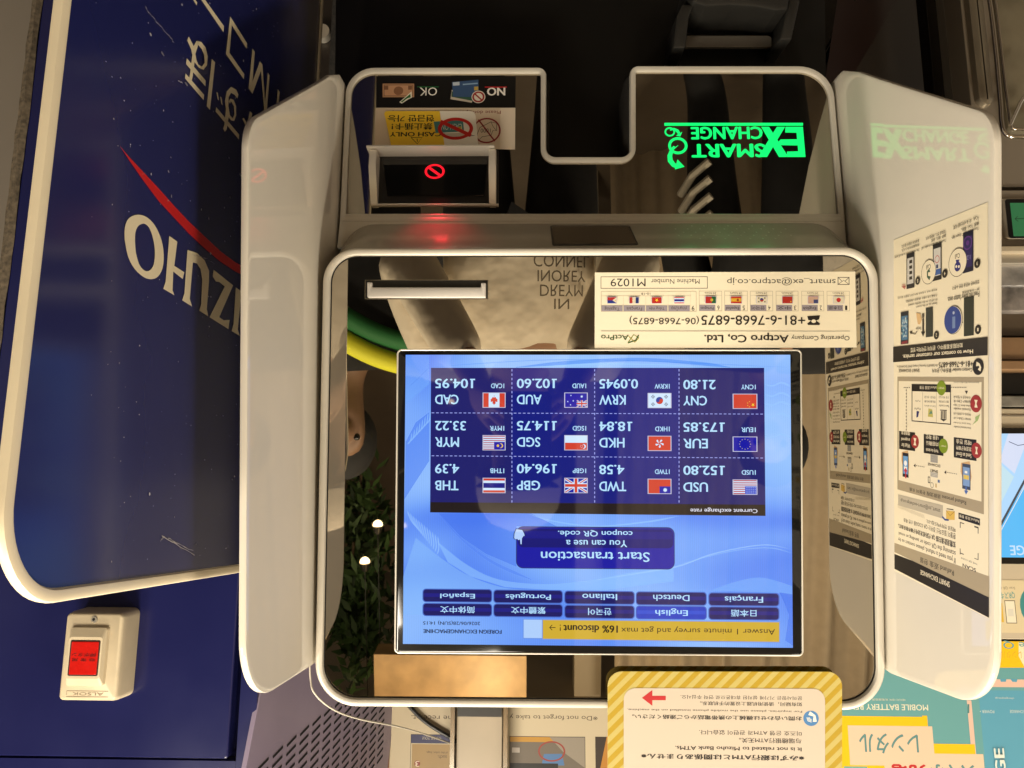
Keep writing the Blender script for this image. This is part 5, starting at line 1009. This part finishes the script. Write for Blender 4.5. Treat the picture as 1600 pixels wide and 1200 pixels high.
c.text('chargespot.jp', (1584, 1092.5), (1554, 1088.5), (196, 206, 200)); c.text('POWER ▸', (1553, 1114), (1530, 1109), (196, 206, 200)); c.text('RECHARGE', (1604, 1114), (1577, 1109), (196, 206, 200))
pk = PK; vv = Canvas(Plane(PK.pt(0, 0, 0), (0, 0, 1), (-1, 0, 0)), 0.0016); vv.text('CHARGE', (1556, 1090 + 150), (1568, 1167.5), (206, 214, 204), 0.03) if False else None
P2 = Plane(PK.o, (0, 0, 1), (-1, 0, 0)); c2 = Canvas(P2, 0.0016)
c2.text('RGE', (1556.5, 1230), (1567, 1168), (206, 214, 204), 0.03)
c.done('poster', kb, 'teal, yellow and pink poster'); c2.done('upright_lettering', kb)
# dark steel uprights and chrome tray at the lower end
for (u0, u1, h, m) in ((1452, 1476, -0.05, pm('dark_upright', (0.010, 0.008, 0.006), rough=0.3)), (1480, 1484, -0.035, M_METAL), (1487, 1504, -0.045, pm('dark_taupe', (0.07, 0.058, 0.045), rough=0.3)), (1507, 1511, -0.03, M_METAL)):
    P = PK.shift(h); x0, x1 = P.px(u0, 60)[0], P.px(u1, 60)[0]; z1 = P.px(u0, 300)[1]
    link('upright', slab(P, [(x0, -1.3), (x1, -1.3), (x1, z1), (x0, z1)], 0.001, -0.02, 0.0, 0.001), m, kb)
P = PK.shift(0.002); x0, x1 = P.px(1514, 60)[0], P.px(1541, 60)[0]; link('beige_column', slab(P, [(x0, -1.3), (x1, -1.3), (x1, P.px(1520, 168)[1]), (x0, P.px(1520, 168)[1])], 0.01, -0.02, 0.006, 0.006), pm('satin_column', (0.26, 0.22, 0.16), rough=0.25, metal=0.4, noise=0.2, nscale=9), kb, None, True)  # reflective beige column
tr = root('chrome_tray', 'shiny chrome edged tray on the taupe kiosk front in the corner of the photograph', 'tray', kz(1600, 210, 0.02))
P = PK.shift(0.03)
def chrome(path, r, h): 
    bm = bmesh.new(); Q = PK.shift(h); tube(bm, smooth_path([Q.pt(*Q.px(*p)) for p in path], 6), r, 10); fix(bm); link('rim', bm, pm('chrome', (0.75, 0.70, 0.62), rough=0.10, metal=1.0), tr, None, True)
chrome([(1535, -30), (1546, 0), (1556, 80), (1563, 160), (1565, 190), (1570, 207), (1586, 214), (1640, 213)], 0.0022, 0.035); chrome([(1552, -30), (1560, 40), (1568, 110), (1576, 175), (1580, 195), (1590, 202), (1640, 200)], 0.0016, 0.02); chrome([(1578, 196), (1590, 170), (1598, 155), (1620, 130)], 0.0018, 0.03)
link('tray_base', slab(PK.shift(0.004), pxs(PK.shift(0.004), (1548, -60), (1700, -60), (1700, 208), (1572, 208)), 0.006, -0.003, 0.004, 0.001), pm('tray_beige', (0.24, 0.21, 0.145), rough=0.12, metal=0.3, noise=0.3, nscale=14), tr)
# white notice on the dark shelf's side; the gap's shade is in its colours
PN = Plane((PK.px(1400, 60)[0] + 0.02, 0.30, 1.4), (0.25, -1, 0), (0, 0, 1))
PN = Plane(PK.shift(-0.09).pt(*PK.shift(-0.09).px(1400, 60)), (0.75, -0.66, 0), (0, 0, 1))
nt_r = root('warning_notice', 'warning notice sheet painted dark for shade with black triangles in the dark gap beside the right shield', 'notice', PN.pt(*PN.px(1380, 80)))
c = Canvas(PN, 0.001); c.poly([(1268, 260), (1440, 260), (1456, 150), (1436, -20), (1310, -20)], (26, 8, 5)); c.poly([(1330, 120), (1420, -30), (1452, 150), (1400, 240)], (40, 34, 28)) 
LN = (36, 30, 26)
for k in range(9):
    x, y = 1352 + 5.5 * k, 66 - 11 * k
    c.strip([(x, y + 22), (x + 17, y - 10 + 22)], 0.0022, LN)
    if k % 3: c.strip([(x + 24, y + 36), (x + 38, y + 9)], 0.0016, LN)
for (x, y) in ((1424, 122), (1412, 38)): c.strip([(x, y), (x + 14, y - 14), (x + 13, y + 12), (x, y)], 0.0014, LN)
c.done('sheet', nt_r)
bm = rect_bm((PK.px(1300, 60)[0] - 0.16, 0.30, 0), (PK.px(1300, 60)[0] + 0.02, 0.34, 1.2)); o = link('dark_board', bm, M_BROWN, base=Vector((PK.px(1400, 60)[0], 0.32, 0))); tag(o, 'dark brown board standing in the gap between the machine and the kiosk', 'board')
bm = bmesh.new(); Q = PK.shift(-0.02); tube(bm, [Q.pt(*Q.px(1282, 100)), Q.pt(*Q.px(1300, 70)), Q.pt(*Q.px(1322, 18)), Q.pt(*Q.px(1340, -30))], 0.006, 10); fix(bm); o = link('black_rod', bm, M_BLACKG, base=Q.pt(*Q.px(1300, 70)), smooth=True); tag(o, 'shiny black slanted rod in the dark gap right of the cradle', 'rod')
# ------------------------------------------------------------------ the place behind the photographer, seen in the mirrors
# pleated curtain wall
bm = bmesh.new(); n = 220; rc = random.Random(5); rows = []
for z in (0.0, 2.69):
    rows.append([bm.verts.new((-2.0 + 1.75 * i / n, -1.95 + 0.022 * math.sin(i * 0.30 + 1.3 * math.sin(i * 0.11)) + 0.008 * math.sin(i * 0.7), z)) for i in range(n + 1)])
for i in range(n): bm.faces.new((rows[0][i], rows[0][i + 1], rows[1][i + 1], rows[1][i]))
fix(bm); o = link('curtain', bm, pm('curtain_cloth', (0.40, 0.32, 0.22), rough=0.8, noise=0.06, nscale=30), base=Vector((-1.1, -1.95, 0)), smooth=True); tag(o, 'floor length brown pleated curtain behind the photographer', 'curtain')
# timber header with warm light
bh = root('timber_header', 'pale timber header lit from above beyond the photographer', 'header', (0.3, -1.78, 2.37))
bm = rect_bm((0.06, -1.82, 2.37), (0.56, -1.74, 2.60)); link('board', bm, pm('pale_timber', (0.48, 0.32, 0.16), rough=0.4, noise=0.2, nscale=14), bh)
area('header_lamp', (0.20, -1.30, 2.68), (0.20, -1.75, 2.46), 0.10, 6.0, (1.0, 0.74, 0.40))
# foliage
def plant(base, spread, n, seed, lab_):
    r = root('hanging_plant', lab_, 'plant', base); rp = random.Random(seed); bm = bmesh.new()
    for _ in range(n):
        p = Vector(base) + Vector((rp.gauss(0, spread[0]), rp.gauss(0, spread[1]), rp.gauss(0, spread[2]))); d = Vector((rp.gauss(0, 1), rp.gauss(0, 1), rp.gauss(-0.5, 1))).normalized(); s_ = d.orthogonal().normalized() * 0.012; L_ = 0.05 + 0.05 * rp.random()
        bm.faces.new([bm.verts.new(q) for q in (p, p + d * L_ * 0.4 + s_, p + d * L_, p + d * L_ * 0.4 - s_)])
    link('leaves', bm, pm('leaf_green', (0.035, 0.07, 0.018), rough=0.5, noise=0.5, nscale=12), r)
    bm = bmesh.new(); tube(bm, [Vector(base) + Vector((0, 0, spread[2] * 1.8)), Vector(base) + Vector((0.02, 0, -spread[2])), Vector(base) + Vector((0, 0.02, -spread[2] * 2))], 0.006, 6); link('stem', bm, pm('stem_brown', (0.06, 0.04, 0.02)), r)
plant(Vector((0.70, -2.10, 2.38)), (0.05, 0.06, 0.14), 600, 3, 'tall trailing green plant beside the timber header'); plant(Vector((0.70, -2.25, 2.10)), (0.05, 0.06, 0.12), 380, 8, 'lower bushy green plant below the timber header')
# pale column and wall panels
o = link('white_pillar', rect_bm((-0.22, -2.2, 0), (-0.12, -2.1, 2.7)), pm('pillar_paint', (0.42, 0.36, 0.27), rough=0.5), base=Vector((-0.17, -2.15, 0))); tag(o, 'narrow pale pillar at the edge of the brown curtain', 'pillar')
o = link('wall_panel', rect_bm((0.60, -3.2, 0), (1.9, -3.15, 2.6)), pm('panel_brown', (0.14, 0.10, 0.065), rough=0.5, noise=0.2, nscale=4), base=Vector((1.2, -3.17, 0))); tag(o, 'brown wall panel behind the person in the striped jacket', 'panel')
# downlights
def lamp(x, y, z, r, k, i):
    t_ = root('downlight', ('bright round downlight nearest the trailing plant', 'second bright downlight beside the timber header', 'small far downlight low in the mirror', 'small far downlight beside the first', 'small far downlight above the photographer')[i], 'downlight', (x, y, z), None, 'ceiling downlights')
    bm = bmesh.new(); tube(bm, [Vector((x, y, z + 0.002)), Vector((x, y, z + 0.03)), Vector((x, y, z + 0.031))], [r * 1.2, r * 0.6, 0.002], 18); tube(bm, [Vector((x, y, z + 0.03)), Vector((x, y, 2.699))], 0.0015, 6); link('housing', bm, M_BLACK, t_)
    bm = bmesh.new(); bmesh.ops.create_uvsphere(bm, u_segments=16, v_segments=8, radius=r, matrix=Matrix.Translation((x, y, z))); link('bulb', bm, ink((255, 226, 170), 'lit', k), t_, None, True)
LAMPS = ((0.606, -1.84, 2.093), (0.568, -1.878, 1.976), (0.43, -2.98, 1.69), (0.483, -1.888, 1.983), (0.20, -3.0, 1.79))
for i, (x, y, z) in enumerate(LAMPS): lamp(x, y, z, (0.017, 0.017, 0.016, 0.013, 0.013)[i], 9.0, i)

# people, seen only in the mirrored panels
def skin_mesh(name, J, E, mat, parent, sub=2):
    me = bpy.data.meshes.new(name); idx = {k: i for i, k in enumerate(J)}
    me.from_pydata([J[k][0] for k in J], [(idx[a], idx[b]) for a, b in E], [])
    o = bpy.data.objects.new(name, me); col.objects.link(o)
    md = o.modifiers.new('s', 'SKIN'); md.use_smooth_shade = True
    for i, k in enumerate(J):
        r_ = J[k][1]; r_ = r_ if isinstance(r_, tuple) else (r_, r_); me.skin_vertices[0].data[i].radius = r_
    me.skin_vertices[0].data[0].use_root = True
    if sub: o.modifiers.new('u', 'SUBSURF').levels = sub; o.modifiers['u'].render_levels = sub
    dg = bpy.context.evaluated_depsgraph_get(); m2 = bpy.data.meshes.new_from_object(o.evaluated_get(dg)); bpy.data.objects.remove(o); bpy.data.meshes.remove(me)
    bm = bmesh.new(); bm.from_mesh(m2); bpy.data.meshes.remove(m2)
    return link(name, bm, mat, parent, smooth=True)
M_SKIN = pm('skin', (0.42, 0.24, 0.15), rough=0.5, noise=0.06, nscale=20)
def hand_joints(J, E, wrist, key, d, side, palm_n, curl=0.35):
    """Palm and five unequal bent fingers from the wrist along d; side points to the thumb, palm_n out of the palm."""
    d, s_, n_ = Vector(d).normalized(), Vector(side).normalized(), Vector(palm_n).normalized(); w = Vector(wrist)
    J[key + 'palm'] = (w + d * 0.055, (0.034, 0.016)); E.append((key + 'wr', key + 'palm'))
    for i, (off, ln) in enumerate(((0.030, 0.072), (0.010, 0.082), (-0.010, 0.076), (-0.030, 0.058))):
        a = w + d * 0.085 + s_ * off
        for j in range(3):
            t = curl * (j + 1); k = key + 'f%d%d' % (i, j); J[k] = (a, 0.0088 - 0.0008 * j); E.append((k, key + 'palm' if j == 0 else key + 'f%d%d' % (i, j - 1))); a = a + (d * math.cos(t) + n_ * math.sin(t)) * ln / 2.6
    a = w + d * 0.03 + s_ * 0.030
    for j in range(3):
        k = key + 't%d' % j; J[k] = (a, 0.0105 - 0.001 * j); E.append((k, key + 'palm' if j == 0 else key + 't%d' % (j - 1))); a = a + (d * 0.75 + s_ * (0.6 - 0.35 * j) + n_ * 0.35).normalized() * 0.030
def person(base, face, H, lab_, top_m, leg_m, hair_m, wristL, wristR, elbL, elbR, skin_m=None):
    """Upright figure; base on the floor, face = unit vector it looks along; L and R are the figure's own sides."""
    B = Vector(base); f = Vector(face).normalized(); rt = f.cross(Vector((0, 0, 1))); k = H / 1.70
    P = lambda r_, fw, z: B + rt * r_ * k + f * fw * k + Vector((0, 0, z * k))
    rootp = root('person', lab_, 'person', B)
    J = {}; E = []
    J['pelvis'] = (P(0, 0, 0.93), (0.145, 0.105)); J['waist'] = (P(0, 0.005, 1.08), (0.125, 0.095)); J['chest'] = (P(0, 0.01, 1.25), (0.150, 0.110)); J['coll'] = (P(0, 0, 1.38), (0.095, 0.075)); J['neck'] = (P(0, 0.015, 1.45), 0.055); J['jaw'] = (P(0, 0.045, 1.51), (0.058, 0.066)); J['head'] = (P(0, 0.03, 1.58), (0.076, 0.092)); J['crown'] = (P(0, 0.02, 1.645), (0.062, 0.075))
    E += [('pelvis', 'waist'), ('waist', 'chest'), ('chest', 'coll'), ('coll', 'neck'), ('neck', 'jaw'), ('jaw', 'head'), ('head', 'crown')]
    J['nose'] = (P(0, 0.135, 1.555), 0.012); E.append(('head', 'nose'))
    for sd, nm, el, wr in ((-1, 'l', elbL, wristL), (1, 'r', elbR, wristR)):
        J[nm + 'sh'] = (P(0.175 * sd, 0, 1.35), 0.058); J[nm + 'el'] = (Vector(el), 0.042); J[nm + 'wr'] = (Vector(wr), 0.028); E += [('chest', nm + 'sh'), (nm + 'sh', nm + 'el'), (nm + 'el', nm + 'wr')]
        d = (Vector(wr) - Vector(el)).normalized(); hand_joints(J, E, wr, nm, d, (Vector((0, 0, 1)) - d * d.z) if abs(d.z) < 0.8 else -rt * sd, -rt * sd if abs(d.z) < 0.8 else f)
        J[nm + 'hip'] = (P(0.095 * sd, 0, 0.86), 0.085); J[nm + 'kn'] = (P(0.105 * sd, 0.02, 0.48), 0.056); J[nm + 'an'] = (P(0.11 * sd, -0.01, 0.09), 0.038); J[nm + 'to'] = (P(0.12 * sd, 0.14, 0.035), 0.034); E += [('pelvis', nm + 'hip'), (nm + 'hip', nm + 'kn'), (nm + 'kn', nm + 'an'), (nm + 'an', nm + 'to')]
    skin_mesh('body', J, E, skin_m or M_SKIN, rootp)
    T = {}; e = []
    T['hem'] = (P(0, 0, 0.86), (0.175, 0.135)); T['waist'] = (P(0, 0.005, 1.06), (0.168, 0.130)); T['chest'] = (P(0, 0.01, 1.25), (0.178, 0.138)); T['coll'] = (P(0, -0.005, 1.395), (0.098, 0.082)); e += [('hem', 'waist'), ('waist', 'chest'), ('chest', 'coll')]
    for sd, nm, el, wr in ((-1, 'l', elbL, wristL), (1, 'r', elbR, wristR)):
        T[nm + 'sh'] = (P(0.18 * sd, 0, 1.345), 0.078); T[nm + 'el'] = (Vector(el), 0.062); T[nm + 'cf'] = (Vector(el).lerp(Vector(wr), 0.93), 0.046); e += [('chest', nm + 'sh'), (nm + 'sh', nm + 'el'), (nm + 'el', nm + 'cf')]
    skin_mesh('top', T, e, top_m, rootp)
    T = {'p': (P(0, 0, 0.93), (0.165, 0.128))}; e = []
    for sd, nm in ((-1, 'l'), (1, 'r')):
        T[nm + 'h'] = (P(0.095 * sd, 0, 0.80), 0.104); T[nm + 'k'] = (P(0.105 * sd, 0.02, 0.47), 0.080); T[nm + 'a'] = (P(0.11 * sd, -0.01, 0.10), 0.062); T[nm + 't'] = (P(0.12 * sd, 0.16, 0.045), 0.048); e += [('p', nm + 'h'), (nm + 'h', nm + 'k'), (nm + 'k', nm + 'a'), (nm + 'a', nm + 't')]
    skin_mesh('trousers', T, e, leg_m, rootp)
    for sd in (-1, 1):
        bm = bmesh.new(); bmesh.ops.create_uvsphere(bm, u_segments=10, v_segments=6, radius=0.010, matrix=Matrix.Translation(P(0.032 * sd, 0.1035, 1.578))); link('eye', bm, M_BLACKG, rootp, smooth=True)
    bm = bmesh.new(); bmesh.ops.create_uvsphere(bm, u_segments=20, v_segments=14, radius=1.0, matrix=Matrix.LocRotScale(P(0, -0.012, 1.606), Matrix.Rotation(math.atan2(f.y, f.x) - math.pi / 2, 3, 'Z'), Vector((0.090, 0.102, 0.108)) * k)); link('hair', bm, hair_m, rootp, smooth=True)
    return rootp, P
M_HOOD = pm('beige_hoodie', (0.70, 0.62, 0.49), rough=0.85, noise=0.05, nscale=14, bump=0.8, bscale=9, bdist=0.02)
M_DARKC = pm('black_cloth', (0.010, 0.010, 0.011), rough=0.85, noise=0.3, nscale=30)
pa, Pa = person((0.075, -1.00, 0), (0, 1, 0), 1.69, 'person in beige lettered top and white cap photographing the machine, seen in the mirrors', M_HOOD, M_DARKC, M_DARKC, (-0.03, -0.70, 1.36), (0.15, -0.70, 1.36), (-0.16, -0.93, 1.13), (0.31, -0.93, 1.13))

bm = bmesh.new(); T_ = Canvas(Plane(Pa(0, 0.152, 1.24), (-1, 0, 0), (0, 0, 1)), 0.0)
def shirt(body, z0, z1, w):
    vs, fs, x0, x1, y0, y1 = glyphs(body); kx, ky = w / (x1 - x0), (z1 - z0) / (y1 - y0); m = T_.mi((112, 101, 88))
    V = []
    for x, y in vs:
        a = -w / 2 + (x - x0) * kx; V.append(T_.bm.verts.new(Pa(-a - 0.085, 0.150 - 2.6 * (a + 0.085) ** 2, z0 + (y - y0) * ky)))
    for f in fs:
        try: g = T_.bm.faces.new([V[i] for i in f]); g.material_index = m
        except ValueError: pass
shirt('IN', 1.235, 1.255, 0.03); shirt('DREYM', 1.208, 1.23, 0.085); shirt('INOREY', 1.18, 1.202, 0.095); shirt('CONNEL', 1.15, 1.174, 0.11)
T_.done('chest_lettering', pa)
# white fronted cap
bm = bmesh.new(); loft(bm, [[Pa(0.092 * r_ * math.cos(t), 0.022 + 0.104 * r_ * math.sin(t), z) for t in [6.2832 * k / 28 for k in range(28)]] for r_, z in ((1.0, 1.605), (1.0, 1.64), (0.93, 1.675), (0.72, 1.705), (0.35, 1.722), (0.05, 1.726))], False, True); fix(bm)
link('cap', bm, pm('cap_white', (0.55, 0.48, 0.38), rough=0.9), pa, None, True)
bm = bmesh.new(); loft(bm, [[Pa(0.085 * c_ * (1 - 0.2 * f_), 0.11 + 0.075 * f_ * math.sqrt(max(0, 1 - c_ * c_)), 1.612 - 0.012 * f_ + dz) for c_ in [-1 + k / 8 for k in range(17)]] + [Pa(0.085, 0.10, 1.612 + dz)] for f_, dz in ((0, 0), (1, 0), (1, 0.003), (0, 0.003))]); fix(bm); link('cap_brim', bm, M_DARKC, pa, None, True)
# the phone that takes the photograph
ph = root('mobile_phone', 'dark mobile phone held up by the person in the white cap', 'phone', CAM_LOC + Vector((0, -0.02, -0.03)))
f_ = (MROT @ _cl.to_4x4()).to_3x3() @ Vector((0, 0, 1)); ux = (MROT @ _cl.to_4x4()).to_3x3() @ Vector((1, 0, 0))
PHP = Plane(CAM_LOC + f_ * 0.006, Vector((-1, 0, 0)), (0, 0.03, 1)); bm = slab(PHP, [(-0.040, -0.028), (0.036, -0.028), (0.036, 0.125), (-0.040, 0.125)], 0.010, -0.009, 0.0, 0.001)
link('body', bm, M_BLACKG, ph, None, True)
# second onlooker with a striped jacket
pb, Pb = person((0.56, -1.42, 0), (-0.25, 1, 0), 1.70, 'person in black jacket with green and yellow stripes beside the photographer', M_DARKC, M_DARKC, M_DARKC, (0.42, -1.20, 0.95), (0.80, -1.30, 0.85), (0.28, -1.40, 1.08), (0.84, -1.42, 1.08), pm('dimmed_skin', (0.20, 0.115, 0.07), rough=0.5, noise=0.1, nscale=20))  # skin colour darkened to stand for dim light on this face
for cc_, dz in (((0.62, 0.62, 0.02), 0.045), ((0.02, 0.16, 0.04), -0.015)):
    bm = bmesh.new(); tube(bm, smooth_path([Pb(-0.22, 0.07, 1.36 + dz), Pb(-0.15, 0.115, 1.345 + dz), Pb(-0.06, 0.145, 1.31 + dz), Pb(0.05, 0.150, 1.24 + dz), Pb(0.15, 0.125, 1.15 + dz), Pb(0.22, 0.06, 1.07 + dz)], 6), 0.026, 10); fix(bm); link('jacket_stripe', bm, pm('stripe_%d' % int(cc_[0] * 100), cc_, rough=0.7), pb, None, True)
# passer-by in black seen low in the mirror
pc, Pc = person((-0.585, -1.36, 0), (0.4, 1, 0), 1.70, 'person in black clothes with white striped trousers standing by the curtain', M_DARKC, M_DARKC, M_DARKC, (-0.84, -1.24, 0.66), (-0.44, -1.56, 0.74), (-0.86, -1.36, 0.98), (-0.34, -1.46, 1.0))
for k in range(6):
    bm = bmesh.new(); z_ = 0.40 + 0.052 * k; tube(bm, [Pc(0.095, 0.122, z_), Pc(0.145, 0.105, z_ + 0.025), Pc(0.190, 0.055, z_ + 0.055)], 0.012, 8); fix(bm); link('trouser_stripe', bm, pm('stripe_white', (0.6, 0.55, 0.45), rough=0.8), pc)
